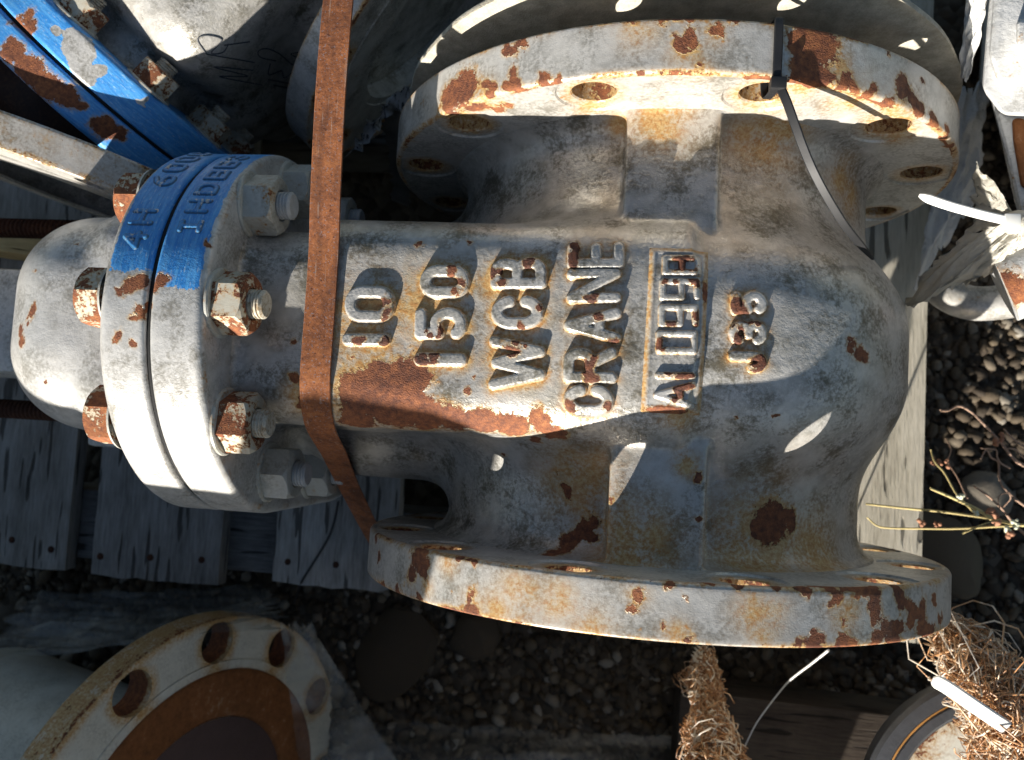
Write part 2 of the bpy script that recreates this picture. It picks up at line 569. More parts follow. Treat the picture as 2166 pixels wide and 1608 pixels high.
MARK['body_stain'] = [(-174, -5, 171, 25.2), (-138, 7, 171, 22.1), (-92, -21, 171, 10.7), (-174, -36, 171, 19.5), (-83, 12, 172, 12.2), (-97, 23, 171, 10.9), (-7, 127, 155, 17.8), (-32, 129, 142, 8.5), (-44, -86, 135, 25.7), (-15, -123, 155, 27.6), (60, -118, 127, 32.5), (97, -124, 107, 24.9), (61, 130, 135, 21.8), (44, 127, 136, 12.3), (-43, -19, 176, 10.6), (10, -48, 171, 10.6), (-220, -47, 138, 12.2), (111, 114, 90, 13.5), (120, 105, 79, 13.7), (15, -74, 155, 8.2)]
MARK['body_grime'] = [(-39, 84, 137, 38.7), (40, 113, 133, 21.5), (58, 85, 130, 36.6), (-68, 84, 127, 33.4), (-15, 60, 161, 19.6), (-141, 50, 168, 48.1), (49, -77, 137, 40.2), (74, 19, 166, 30.6), (106, 47, 138, 27.0), (-42, 46, 171, 13.6), (-44, -89, 134, 31.5), (75, -104, 119, 24.1), (-224, 24, 143, 18.5), (-240, -7, 143, 18.5)]
MARK['top_rust'] = [(-135, 141, 152, 10.5), (-125, 144, 160, 10.3), (-119, 133, 158, 7.2), (-138, 135, 149, 6.2), (-107, 137, 173, 4.7), (-92, 135, 181, 5.7), (-75, 134, 188, 4.5), (-67, 134, 191, 2.8), (-95, 161, 180, 6.5), (-89, 161, 182, 4.1), (-26, 161, 201, 2.5), (-11, 161, 203, 2.2), (3, 162, 203, 2.2), (26, 162, 201, 2.5), (16, 157, 202, 4.5), (1, 149, 203, 5.0), (0, 144, 203, 3.9), (-23, 144, 202, 1.4), (7, 136, 203, 1.9), (64, 154, 193, 9.5), (65, 141, 192, 9.1), (75, 154, 189, 9.9), (74, 140, 189, 8.6), (60, 133, 192, 5.1), (92, 135, 181, 4.1), (104, 136, 174, 4.7), (116, 136, 166, 6.1), (124, 141, 161, 8.0), (137, 137, 150, 6.9), (149, 135, 138, 6.1), (164, 134, 118, 4.7), (174, 133, 101, 3.1), (141, 154, 146, 2.6), (115, 161, 167, 2.2), (-99, 133, 158, 4.8), (-105, 133, 150, 3.3), (-22, 133, 200, 2.5), (37, 133, 198, 2.5), (-128, 139, 115, 3.9), (45, 133, 196, 3.3)]
MARK['top_stain'] = [(49, 138, 162, 18.4), (65, 134, 180, 10.4), (-48, 133, 153, 13.4), (-135, 134, 144, 10.8), (96, 133, 167, 14.9), (121, 133, 151, 15.5), (86, 148, 184, 8.8), (2, 144, 203, 9.9), (16, 155, 202, 7.8), (10, 134, 202, 6.6), (139, 134, 112, 10.0), (-113, 133, 167, 11.8), (83, 155, 185, 7.0), (-24, 158, 202, 11.2)]
MARK['bot_rust'] = [(-179, -136, 95, 3.6), (-173, -146, 107, 3.8), (-139, -142, 148, 7.5), (-133, -143, 153, 6.8), (-137, -139, 150, 5.7), (-167, -162, 116, 3.7), (-152, -161, 135, 4.2), (-135, -161, 152, 2.9), (-103, -160, 175, 5.4), (-95, -162, 179, 3.2), (-10, -145, 203, 4.0), (-9, -139, 203, 2.0), (4, -154, 203, 2.0), (-8, -134, 202, 2.8), (6, -133, 202, 3.3), (25, -133, 200, 3.8), (40, -133, 198, 4.1), (59, -133, 193, 3.9), (74, -133, 187, 4.2), (90, -133, 181, 4.9), (109, -134, 170, 4.7), (131, -135, 155, 4.4), (15, -140, 202, 2.3), (16, -160, 202, 2.5), (92, -138, 181, 4.1), (104, -136, 174, 2.8), (114, -142, 168, 6.7), (116, -147, 167, 4.5), (131, -140, 155, 4.7), (143, -147, 144, 7.8), (150, -153, 136, 8.6), (121, -157, 163, 8.0), (129, -155, 157, 7.0), (95, -154, 179, 3.3), (98, -160, 178, 4.4), (80, -160, 186, 4.8), (71, -160, 190, 2.6), (154, -159, 132, 7.4), (168, -154, 113, 3.9), (160, -144, 125, 3.1), (-111, -155, 170, 1.6), (-100, -136, 177, 2.1), (-109, -136, 171, 2.2)]
MARK['bot_stain'] = [(-71, -149, 190, 15.6), (-82, -157, 186, 13.2), (-51, -149, 197, 12.7), (47, -147, 197, 10.3), (57, -146, 195, 10.4), (49, -137, 197, 9.2), (52, -157, 196, 9.3), (-115, -137, 167, 8.2), (-98, -160, 178, 10.8), (-33, -162, 200, 12.7), (-10, -141, 203, 6.5), (-130, -154, 156, 6.8), (98, -146, 178, 11.0), (10, -159, 203, 7.6), (-141, -152, 146, 5.8)]
MARK['bf_rust'] = [(-306, 12, 187, 7.9), (-301, -1, 185, 4.9), (-293, 10, 188, 5.4), (-312, 9, 188, 4.3), (-304, -7, 188, 3.3), (-318, 8, 188, 3.1), (-269, 37, 182, 2.7), (-316, -20, 186, 3.1), (-307, -23, 186, 3.0)]
MARK['bonnet_rust'] = [(-422, -13, 133, 4.4), (-418, -22, 135, 4.7), (-411, 1, 137, 4.0), (-413, -7, 137, 2.5), (-388, 48, 132, 2.2), (-398, -46, 133, 1.8), (-413, 28, 136, 1.8)]
MARK2['rust'] = [(-318, 13, 187, 9.6), (-320, -7, 188, 12.3), (-320, -25, 186, 11.3), (-315, -39, 182, 9.4), (-313, -48, 179, 5.6), (-294, 24, 186, 6.3), (-295, 16, 187, 6.2), (-314, -71, 167, 9.3), (-311, -78, 161, 5.6), (-318, 22, 186, 6.8)]
MARK2['white'] = [(-279, -23, 186, 11.2), (-290, -28, 185, 7.5), (-286, -39, 182, 7.5), (-279, 0, 188, 4.3), (-338, -7, 140, 7.0), (-341, 26, 140, 6.1), (-276, -77, 162, 3.3), (-276, -13, 187, 6.6)]
#MARKS-END

# ------------------------------------------------------------------ the ground
def flat(name, lo, hi, z, mat, n=2):
    xs = np.linspace(lo[0], hi[0], n)
    ys = np.linspace(lo[1], hi[1], n)
    X, Y = np.meshgrid(xs, ys, indexing='ij')
    V = np.stack([X.ravel(), Y.ravel(), np.full(n * n, z)], 1)
    return mk(name, V, grid_faces(n, n), mat)


GZ = -348.0
N = NT('gravel_bed')
gcol = N.ramp(N.voronoi(75, out='Color'), [(0.0, (0.035, 0.028, 0.02)), (0.5, (0.08, 0.064, 0.047)), (1.0, (0.15, 0.125, 0.095))])
gd = N.voronoi(75)
N.bump(N.math('MULTIPLY', N.math('SUBTRACT', 1.0, gd), 0.008))
M['ground'] = N.done(gcol, 0.9, 0, 0.2)
g = flat('ground', (-6000, -6000), (6000, 6000), GZ, M['ground'], 2)
tag(g, kind='structure')

N = NT('pebble')
oi = N.attr('tone')
pc = N.ramp(oi, [(0.0, (0.03, 0.021, 0.013)), (0.35, (0.07, 0.05, 0.03)), (0.6, (0.12, 0.09, 0.056)), (0.85, (0.18, 0.15, 0.11)), (1.0, (0.34, 0.31, 0.26))])
pc = N.mix(N.math('MULTIPLY', N.noise(350, 5, 0.7), 0.6), pc, (0.07, 0.055, 0.04))
N.bump(N.math('MULTIPLY', N.noise(500, 5, 0.6), 0.0006))
M['pebble'] = N.done(pc, 0.8, 0, 0.3)


def ico(sub):
    bm = bmesh.new()
    bmesh.ops.create_icosphere(bm, subdivisions=sub, radius=1.0)
    bm.verts.index_update()
    V = np.array([v.co[:] for v in bm.verts])
    F = np.array([[v.index for v in f.verts] for f in bm.faces])
    bm.free()
    return V, F


def pebbles(name, regions, label):
    IV, IF = ico(1)
    VV, FF, TT, o = [], [], [], 0
    for lo, hi, n, smin, smax in regions:
        for k in range(n):
            s = smin + (smax - smin) * rng.random() ** 2.2
            sc = s * np.array([1.0, 0.6 + 0.4 * rng.random(), 0.4 + 0.3 * rng.random()])
            a = rng.random(3) * 6.28
            Rm = np.array(Euler((a[0] * 0.08, a[1] * 0.08, a[2])).to_matrix())
            ph = rng.random(3) * 6
            bumpv = 1 + 0.10 * np.sign(np.sin(IV @ np.array([1.7, -2.2, 1.4]) * 1.3 + ph[2])) * np.abs(np.sin(IV @ np.array([1.7, -2.2, 1.4]) * 1.3 + ph[2])) ** 0.5 + 0.13 * np.sin(IV @ np.array([2.1, 1.3, 0.7]) * 1.6 + ph[0]) + 0.09 * np.sin(IV @ np.array([-1.1, 2.6, 1.9]) * 1.5 + ph[1])
            P = (IV * bumpv[:, None] * sc) @ Rm.T
            P += np.array([lo[0] + rng.random() * (hi[0] - lo[0]), lo[1] + rng.random() * (hi[1] - lo[1]), GZ + sc[2] * (0.2 + 0.9 * rng.random())])
            VV.append(P)
            FF.append(IF + o)
            TT.append(np.full(len(P), rng.random() ** 1.5))
            o += len(P)
    ob = mk(name, np.concatenate(VV), np.concatenate(FF), M['pebble'], attrs={'tone': np.concatenate(TT)})
    tag(ob, label, 'gravel', kind='stuff')
    return ob


pebbles('gravel', [((-760, -560), (330, -215), 6200, 3.5, 11), ((260, -420), (480, 420), 3600, 3.5, 11), ((-800, -300), (-560, -200), 300, 4, 9)],
        'rounded brown and grey gravel under and around the pallet')


def stone(loc, size, tone, seed, label):
    r2 = np.random.default_rng(seed)
    IV, IF = ico(3)
    ph = r2.random(6) * 6
    b = 1 + 0.10 * np.sin(IV @ np.array([2.3, 1.1, 0.5]) + ph[0]) + 0.07 * np.sin(IV @ np.array([-1.9, 2.9, 1.9]) + ph[1]) + 0.03 * np.sin(IV @ np.array([5.1, 4.6, 3.9]) + ph[2]) + 0.02 * np.sin(IV @ np.array([-9.1, 7.6, 8.9]) + ph[3])
    pl = r2.normal(0, 1, (15, 3))
    pl /= np.linalg.norm(pl, axis=1)[:, None]
    dk = 0.78 + 0.25 * r2.random(15)
    dots = IV @ pl.T
    lim = np.where(dots > 0.05, dk / np.maximum(dots, 0.05), 9).min(1)      # broken faces
    b = np.minimum(b, lim)
    P = IV * b[:, None] * np.array(size)
    P[:, 2] = np.clip(P[:, 2], -size[2] * 0.7, None)
    o = mk('stone', P, IF, M['pebble'], sharp=24, attrs={'tone': np.full(len(P), tone)})
    o.location = Vector((loc[0], loc[1], GZ + size[2] * 0.35)) * MM
    o.rotation_euler = (0, 0, r2.random() * 6)
    return tag(o, label, 'stone', 'larger stones among the gravel')


p = at(830, 1390, -335); stone(p, (66, 46, 14), 0.22, 3, 'broad flat dark stone below the lower flange of the big valve')
p = at(1000, 1345, -335); stone(p, (34, 30, 14), 0.30, 8, 'brown rounded stone under the lower flange, beside the broad dark stone')
p = at(2005, 1170, -335); stone(p, (36, 52, 18), 0.62, 5, 'smooth pale oval stone beside the pallet edge under the dry weeds')
p = at(2085, 1040, -338); stone(p, (24, 30, 18), 0.9, 6, 'small whitish stone behind the dry weed stems')

# ------------------------------------------------------------------ the pallet
pal = empty('pallet', (-240, 60, GZ))
tag(pal, 'grey weathered timber pallet carrying the big cast valve', 'pallet')
POFF = np.array([240, -60, -GZ])
M['wood'] = [wood_material('grey_plank_%d' % i, c0, c1, 'Y', i * 1.7) for i, (c0, c1) in enumerate([
    ((0.20, 0.185, 0.165), (0.36, 0.34, 0.315)), ((0.17, 0.16, 0.15), (0.33, 0.315, 0.30)), ((0.21, 0.20, 0.185), (0.40, 0.385, 0.365)), ((0.42, 0.38, 0.30), (0.62, 0.57, 0.47))])]
M['wood_x'] = wood_material('grey_bearer', (0.10, 0.098, 0.095), (0.20, 0.20, 0.20), 'X', 4.0)


def plank(lo, hi, mat, parent, off, warp=0.6, name='plank', nails=()):
    """a worn board: subdivided box with uneven ends and edges"""
    nx, ny = 9, 26
    xs = np.linspace(lo[0], hi[0], nx)
    ys = np.linspace(lo[1], hi[1], ny)
    r2 = np.random.default_rng(int(abs(lo[0] * 7 + lo[1])) + 5)
    top = []
    endj = r2.normal(0, 1.3, nx)
    sidel = np.cumsum(r2.normal(0, 0.35, ny)) * 0.4
    sider = np.cumsum(r2.normal(0, 0.35, ny)) * 0.4
    X, Y = np.meshgrid(xs, ys, indexing='ij')
    Z = np.full_like(X, hi[2])
    for i in range(nx):
        Y[i, 0] += endj[i]
        Y[i, -1] += endj[-1 - i]
    X[0, :] += sidel
    X[-1, :] += sider
    Z += r2.normal(0, 0.25, Z.shape)
    Z[0, :] -= 1.2
    Z[-1, :] -= 1.2
    Z[:, 0] -= 1.0
    T = np.stack([X, Y, Z], -1).reshape(-1, 3)
    B = T.copy()
    B[:, 2] = lo[2]
    n = nx * ny
    F = [tuple(f) for f in grid_faces(nx, ny)] + [tuple(f[::-1] + n) for f in grid_faces(nx, ny)]
    loop = [i * ny for i in range(nx)] + [(nx - 1) * ny + j for j in range(1, ny)] + [i * ny + ny - 1 for i in range(nx - 2, -1, -1)] + [j for j in range(ny - 2, 0, -1)]
    for a, b in zip(loop, loop[1:] + loop[:1]):
        F.append((b, a, a + n, b + n))
    o = mk(name, np.vstack([T, B]) , F, mat, parent, True, off=off, sharp=40)
    for (x, y) in nails:
        V, Fn = lathe([(0.1, 0.9), (2.6, 0.9), (3.6, 0.3), (3.9, -1.5)], lambda a, b, h: (a, b, h), 12)
        V = V + np.array([x, y, hi[2] - 0.3])
        mk('nail', V, Fn, M['darkrust_and_shade'], o)
    return o


DZ = -203.0
for lo, hi, y0, mi, nl in [(-770, -607, -233, 0, [(-625, -212), (-672, -205)]), (-577, -432, -235, 1, [(-567, -215), (-510, -212), (-452, -210)]),
                           (-373, -243, -227, 2, [(-357, -205), (-305, -204)]), (-15, 105, -228, 2, []), (128, 268, -232, 3, [])]:
    plank((lo, y0, DZ - 20), (hi, 118 if lo == -373 else 620, DZ), M['wood'][mi], pal, POFF, nails=nl)
for y in (-222, 250, 540):
    V, F = box((-760, y, DZ - 118), (262, y + 75, DZ - 21), 2.0)
    mk('bearer', V, F, M['wood_x'], pal, off=POFF)

# ------------------------------------------------------------------ the big gate valve: shapes
def smin(a, b, k):
    h = np.clip(0.5 + 0.5 * (b - a) / k, 0, 1)
    return b + (a - b) * h - k * h * (1 - h)


def sd_rbox(X, Y, Z, c, h, r):
    qx = np.abs(X - c[0]) - (h[0] - r)
    qy = np.abs(Y - c[1]) - (h[1] - r)
    qz = np.abs(Z - c[2]) - (h[2] - r)
    return np.sqrt(np.maximum(qx, 0) ** 2 + np.maximum(qy, 0) ** 2 + np.maximum(qz, 0) ** 2) + np.minimum(np.maximum(qx, np.maximum(qy, qz)), 0) - r


def sd_cyl_y(X, Y, Z, R, h, r):
    dx = np.sqrt(X ** 2 + Z ** 2) - (R - r)
    dy = np.abs(Y) - (h - r)
    return np.minimum(np.maximum(dx, dy), 0) + np.sqrt(np.maximum(dx, 0) ** 2 + np.maximum(dy, 0) ** 2) - r


YI, YT = 132.9, 30.3
ST_R, ST_Z = 128.0, 60.0


def sd_stadium_x(X, Y, Z, r, x0, x1, rr=0.0):
    d2 = np.sqrt(Y ** 2 + (np.maximum(np.abs(Z) - ST_Z, 0)) ** 2) - (r - rr)
    dx = np.abs(X - (x0 + x1) / 2) - ((x1 - x0) / 2 - rr)
    return np.minimum(np.maximum(d2, dx), 0) + np.sqrt(np.maximum(d2, 0) ** 2 + np.maximum(dx, 0) ** 2) - rr


PLAIN_NECK = False


def sd_body(X, Y, Z):
    qx = np.maximum(np.abs(X) - 33.0, 0)
    qz = np.maximum(np.abs(Z) - 42.0, 0)
    dr = np.sqrt(qx ** 2 + qz ** 2) - (131.0 - 60.0)
    dy = np.abs(Y) - (74.0 - 60.0)
    chamber = np.minimum(np.maximum(dr, dy), 0) + np.sqrt(np.maximum(dr, 0) ** 2 + np.maximum(dy, 0) ** 2) - 60.0
    qy = np.maximum(np.abs(Y) - 37.0, 0)
    qz = np.maximum(np.abs(Z) - 144.0, 0)
    rect = np.sqrt(qy ** 2 + qz ** 2) + np.minimum(np.maximum(np.abs(Y) - 37.0, np.abs(Z) - 144.0), 0) - 27.0
    step = -206.0 - X                                  # the lettered face stands proud of the neck
    neck = np.maximum(rect, np.maximum(step, X - 10.0))
    neck = np.maximum(neck, (rect + step) * 0.7071 + 2.2)
    low = sd_rbox(X, Y, Z, (-220, 0, 0), (70, 64, 143), 34.0)
    neck = smin(neck, low, 7.0)
    if PLAIN_NECK:
        neck = smin(neck, sd_rbox(X, Y, Z, (-140, 0, 0), (100, 96, 181), 46.0), 8.0)
    d = smin(chamber, neck, 16.0)
    belly = sd_rbox(X, Y, Z, (-140, 0, -25), (150, 101, 85), 70.0)
    d = smin(d, belly, 18.0)
    hub = np.maximum(np.sqrt(X ** 2 + (Z * 1.065) ** 2) - 147.0, np.abs(Y) - 140.0)
    d = smin(d, hub, 30.0)
    aY = np.abs(Y)
    plate = np.maximum(np.sqrt(X ** 2 + Z ** 2) - 157.0, np.maximum(YI + 0.06 - aY, aY - 146.0))
    d = smin(d, plate, 19.0)
    pad = sd_rbox(X, aY, Z, (0, 100, 100), (27.5, 42, 55.0), 3.0)
    d = smin(d, pad, 2.0)
    bf = sd_stadium_x(X, Y, Z, 118.0, -290.0, -267.0)
    d = smin(d, bf, 15.0)
    d = np.maximum(d, aY - (YI + 4.0))
    d = np.maximum(d, -278.0 - X)
    return d


def body_z(x, y, z0=215.0):
    """front surface height of the casting"""
    x = np.asarray(x, float)
    y = np.asarray(y, float)
    z = np.full_like(x, z0)
    for _ in range(60):
        z = z - 0.8 * sd_body(x, y, z)
    return z


def body_n(x, y, z):
    e = 0.6
    n = np.stack([sd_body(x + e, y, z) - sd_body(x - e, y, z), sd_body(x, y + e, z) - sd_body(x, y - e, z), sd_body(x, y, z + e) - sd_body(x, y, z - e)], -1)
    return n / (np.linalg.norm(n, axis=-1, keepdims=True) + 1e-9)


def sd_bonnet(X, Y, Z):
    d = sd_rbox(X, Y, Z, (-390, 0, 0), (62, 77, 140), 58.0)
    b2 = sd_rbox(X, Y, Z, (-350, 0, 0), (40, 77, 140), 34.0)
    d = smin(d, b2, 8.0)
    bf = sd_stadium_x(X, Y, Z, 100.0, -330.0, -316.0)
    d = smin(d, bf, 10.0)
    return np.maximum(d, X + 322.0)


def stadium(r, n=300):
    """outline points (y,z) and outward normals, anticlockwise"""
    per = 2 * math.pi * r + 4 * ST_Z
    s = np.linspace(0, per, n, endpoint=False)
    Y, Z, A, Bn = [], [], [], []
    for t in s:
        a1 = math.pi * r / 2
        if t < a1:                                   # front arc, from top centre to +y side
            a = t / r; y, z = r * math.sin(a), ST_Z + r * math.cos(a); ny, nz = math.sin(a), math.cos(a)
        elif t < a1 + 2 * ST_Z:
            y, z = r, ST_Z - (t - a1); ny, nz = 1, 0
        elif t < 3 * a1 + 2 * ST_Z:
            a = math.pi / 2 + (t - a1 - 2 * ST_Z) / r; y, z = r * math.sin(a), -ST_Z + r * math.cos(a); ny, nz = math.sin(a), math.cos(a)
        elif t < 3 * a1 + 4 * ST_Z:
            y, z = -r, -ST_Z + (t - 3 * a1 - 2 * ST_Z); ny, nz = -1, 0
        else:
            a = (t - 3 * a1 - 4 * ST_Z) / r - math.pi / 2; y, z = r * math.sin(a), ST_Z + r * math.cos(a); ny, nz = math.sin(a), math.cos(a)
        Y.append(y); Z.append(z); A.append(ny); Bn.append(nz)
    return np.array(Y), np.array(Z), np.array(A), np.array(Bn)


def stadium_plate(x0, x1, er0, er1, inner):
    """flat oval flange between x0<x1 with rounded rims"""
    Y, Z, A, B = stadium(ST_R, 360)
    prof = [(x0, inner), (x0, inner * 0.6), (x0, inner * 0.3), (x0, er0 * 1.6), (x0, er0)]
    for a in np.linspace(0, math.pi / 2, 6)[1:]:
        prof.append((x0 + er0 * (1 - math.cos(a)), er0 * (1 - math.sin(a))))
    for t in np.linspace(0, 1, 10)[1:-1]:
        prof.append((x0 + er0 + t * (x1 - x0 - er0 - er1), 0.0))
    for a in np.linspace(0, math.pi / 2, 6):
        prof.append((x1 - er1 * (1 - math.sin(a)), er1 * (1 - math.cos(a))))
    prof += [(x1, er1 * 1.6), (x1, inner * 0.3), (x1, inner * 0.6), (x1, inner)]
    V = []
    for x, o in prof:
        V.append(np.stack([np.full(len(Y), x), Y - A * o, Z - B * o], 1))
    return np.concatenate(V), [tuple(f[::-1]) for f in grid_faces(len(prof), len(Y), wrap_m=True)]


def end_flange(sgn, hr=12.9):
    """drilled pipe flange; inner face at y = sgn*YI, outer at sgn*(YI+YT)"""
    parts = []
    R0, Rb, sr = 203.0, 181.0, 22.6
    yi, yo = YI, YI + YT
    rimr = 200.2

    def P(x, z, y):
        return np.stack([x, np.full_like(x, 1.0) * y * sgn, z], -1)

    nseg = 48
    for k in range(12):
        ph = math.radians(15 + 30 * k)
        cx, cz = Rb * math.sin(ph), Rb * math.cos(ph)
        er = np.array([math.sin(ph), math.cos(ph)])
        et = np.array([math.cos(ph), -math.sin(ph)])
        a = np.linspace(0, 2 * math.pi, nseg, endpoint=False)
        for Rr in (rimr, 118.0):                     # let rays hit the corners of the sector exactly
            for sg in (-1, 1):
                an = ph + sg * math.radians(15)
                dv = np.array([math.sin(an), math.cos(an)]) * Rr - np.array([cx, cz])
                ac = math.atan2(dv @ et, dv @ er) % (2 * math.pi)
                a[np.argmin(np.abs((a - ac + math.pi) % (2 * math.pi) - math.pi))] = ac
        D = np.cos(a)[:, None] * er + np.sin(a)[:, None] * et
        # ray to the sector boundary
        far = []
        c0 = np.array([cx, cz])
        for d in D:
            best = 1e9
            b = c0 @ d
            for Rr, out in ((rimr, True), (118.0, False)):
                disc = b * b - (c0 @ c0 - Rr * Rr)
                if disc > 0:
                    for t in (-b - math.sqrt(disc), -b + math.sqrt(disc)):
                        if t > 1e-6:
                            best = min(best, t)
            for sg in (-1, 1):
                an = ph + sg * math.radians(15)
                nn = np.array([math.cos(an), -math.sin(an)]) * sg
                dn = d @ nn
                if dn > 1e-6:
                    t = -(c0 @ nn) / dn
                    if t > 1e-6:
                        best = min(best, t)
            far.append(best)
        far = np.array(far)
        rings = []
        srr = np.minimum(sr, far - 0.6)
        for yv, rad in ((yo, np.full(nseg, hr)), (yo - 10, np.full(nseg, hr)), (yo - 20, np.full(nseg, hr)), (yi + 2.2, np.full(nseg, hr)), (yi + 1.2, np.full(nseg, hr + 0.8)), (yi + 1.2, srr - 1.0), (yi, srr)):
            q = c0 + D * rad[:, None]
            rings.append(P(q[:, 0], q[:, 1], yv))
        for t in np.linspace(0, 1, 12)[1:]:
            rad = srr + (far - srr) * t
            q = c0 + D * rad[:, None]
            rings.append(P(q[:, 0], q[:, 1], yi))
        V = np.concatenate(rings)
        F = grid_faces(len(rings), nseg, wrap_m=True)
        parts.append((V, F if sgn < 0 else F[:, ::-1]))
        # outer face around the hole
        rings = []
        for t in np.linspace(0, 1, 4):
            rad = hr + (far - hr) * t
            q = c0 + D * rad[:, None]
            rings.append(P(q[:, 0], q[:, 1], yo))
        V = np.concatenate(rings)
        F = grid_faces(len(rings), nseg, wrap_m=True)
        parts.append((V, F if sgn > 0 else F[:, ::-1]))
    # rim
    prof = [(rimr - 0.6, yi + 0.03)]
    for a in np.linspace(0, math.pi / 2, 5):
        prof.append((R0 - 2.6 + 2.6 * math.sin(a), yi + 2.6 - 2.6 * math.cos(a)))
    for t in np.linspace(0, 1, 13)[1:-1]:
        prof.append((R0, yi + 2.6 + t * (YT - 4.2)))
    for a in np.linspace(0, math.pi / 2, 5):
        prof.append((R0 - 1.6 + 1.6 * math.cos(a), yo - 1.6 + 1.6 * math.sin(a)))
    prof.append((rimr - 0.6, yo - 0.03))
    V, F = lathe(prof, lambda a, b, h: (a, h * sgn, b), 420)
    F = np.array(F)
    parts.append((V, F if sgn > 0 else F[:, ::-1]))
    # raised face and bore
    prof = [(119.0, yo - 0.5), (119, yo + 0.0), (162, yo + 0.02), (162, yo + 1.6), (127, yo + 1.6), (127, yi), (119, yi - 4)]
    V, F = lathe(prof, lambda a, b, h: (a, h * sgn, b), 96)
    F = np.array(F)
    parts.append((V, F if sgn > 0 else F[:, ::-1]))
    return join(parts)


def hexnut(af, h, ch=2.2):
    """nut along +x from 0 to h"""
    n = 6
    V, F = [], []
    R = af / math.sqrt(3)
    seg = 48
    rings = []
    a = np.linspace(0, 2 * math.pi, seg, endpoint=False)
    hexr = (af / 2) / np.cos((a + math.pi / 6) % (math.pi / 3) - math.pi / 6)

    def ring(rad, x):
        return np.stack([np.full(seg, x) if np.isscalar(x) else x, rad * np.cos(a), rad * np.sin(a)], 1)
    cone = (hexr - af / 2) * 0.95
    rings.append(ring(hexr * 0 + af * 0.28, 0.0))
    rings.append(ring(np.minimum(hexr, af / 2 * 1.0), 0.0))
    rings.append(ring(hexr, 0.2 + cone * 0.35))
    rings.append(ring(hexr, h * 0.4))
    rings.append(ring(hexr, h - cone - 0.3))
    rings.append(ring(hexr * 0 + af / 2 * 0.99, h - 0.25))
    rings.append(ring(hexr * 0 + af / 2 * 0.90, h))
    rings.append(ring(hexr * 0 + af * 0.30, h))
    rings.append(ring(hexr * 0 + af * 0.27, h - 2))
    V = np.concatenate(rings)
    F = [tuple(f[::-1]) for f in grid_faces(len(rings), seg, wrap_m=True)]
    return V, F


def stud_end(r, h0, h1):
    """threaded stud along +x"""
    prof = []
    x = h0
    pitch = 2.1
    while x < h1 - 1.6:
        prof += [(r, x), (r, x + 0.7), (r - 0.9, x + 1.1), (r - 0.9, x + 1.5)]
        x += pitch
    prof += [(r, h1 - 1.4), (r - 1.4, h1), (r * 0.55, h1 + 0.05), (r * 0.2, h1 - 0.3), (0.05, h1 - 0.3)]
    V, F = lathe(prof, lambda a, b, h: (h, a, b), 28)
    return V, [tuple(f[::-1]) for f in F]


BOLTS = []
BOLTS += [(6, 166), (75, 137), (-65, 146), (102, 80), (-98, 76), (104, 0.0), (-100, -2.0)]

# ------------------------------------------------------------------ lettering strokes, in a unit box (u reading direction, v up)
def arc(cx, cy, rx, ry, a0, a1, n=12):
    t = np.radians(np.linspace(a0, a1, n))
    return [(cx + rx * math.cos(x), cy + ry * math.sin(x)) for x in t]


GL = {
    '0': [arc(.5, .72, .5, .28, 0, 180) + arc(.5, .28, .5, .28, 180, 360) + [(1, .72)]],
    'O': [[(0, 0), (1, 0), (1, 1), (0, 1), (0, 0)]],
    '1': [[(.5, 0), (.5, 1)]],
    'I': [[(.5, 0), (.5, 1)]],
    'i': [[(.5, 0), (.5, 1)], [(.15, 0), (.85, 0)], [(.15, 1), (.85, 1)]],
    '5': [[(.95, 1), (.06, 1), (.06, .56)], [(.06, .56), (.3, .62)] + arc(.48, .31, .52, .31, 100, -140, 16)],
    'W': [[(0, 1), (.24, 0), (.5, .95), (.76, 0), (1, 1)]],
    'C': [arc(.5, .66, .5, .34, 10, 180) + arc(.5, .34, .5, .34, 180, 350)],
    'B': [[(0, 0), (0, 1), (.6, 1)] + arc(.62, .76, .34, .24, 90, -90) + [(0, .52)], [(.6, .52)] + arc(.62, .26, .38, .26, 90, -90) + [(0, 0)]],
    'R': [[(0, 0), (0, 1), (.6, 1)] + arc(.6, .74, .38, .26, 90, -90) + [(0, .48)], [(.55, .48), (1, 0)]],
    'A': [[(0, 0), (.5, 1), (1, 0)], [(.22, .36), (.78, .36)]],
    'N': [[(0, 0), (0, 1), (1, 0), (1, 1)]],
    'E': [[(1, 1), (0, 1), (0, 0), (1, 0)], [(0, .5), (.9, .5)]],
    '9': [[(1, .46), (0, .46), (0, 1), (1, 1), (1, 0), (.05, 0)]],
    '8': [[(0, 0), (1, 0), (1, 1), (0, 1), (0, 0)], [(0, .5), (1, .5)]],
    'J': [[(.95, 1), (.95, .3)] + arc(.52, .3, .43, .3, 0, -180)],
    '3': [arc(.5, .75, .48, .25, 160, -70) + [(.4, .5)], [(.4, .5)] + arc(.5, .26, .5, .26, 70, -160)],
    'H': [[(0, 0), (0, 1)], [(1, 0), (1, 1)], [(0, .5), (1, .5)]],
    'D': [[(0, 0), (0, 1), (.45, 1)] + arc(.45, .5, .55, .5, 90, -90) + [(0, 0)]],
    'S': [arc(.5, .75, .45, .25, 30, 270), arc(.5, .25, .45, .25, 90, -150)],
    '6': [[(.9, 1), (.3, .8), (0, .45)] + arc(.5, .28, .5, .28, 170, -190, 18)],
    '4': [[(.75, 0), (.75, 1), (0, .35), (1, .35)]],
}


def seg_dist(px, py, poly):
    d = np.full(px.shape, 1e9)
    for (x0, y0), (x1, y1) in zip(poly[:-1], poly[1:]):
        dx, dy = x1 - x0, y1 - y0
        L2 = dx * dx + dy * dy + 1e-9
        t = np.clip(((px - x0) * dx + (py - y0) * dy) / L2, 0, 1)
        d = np.minimum(d, np.hypot(px - x0 - t * dx, py - y0 - t * dy))
    return d


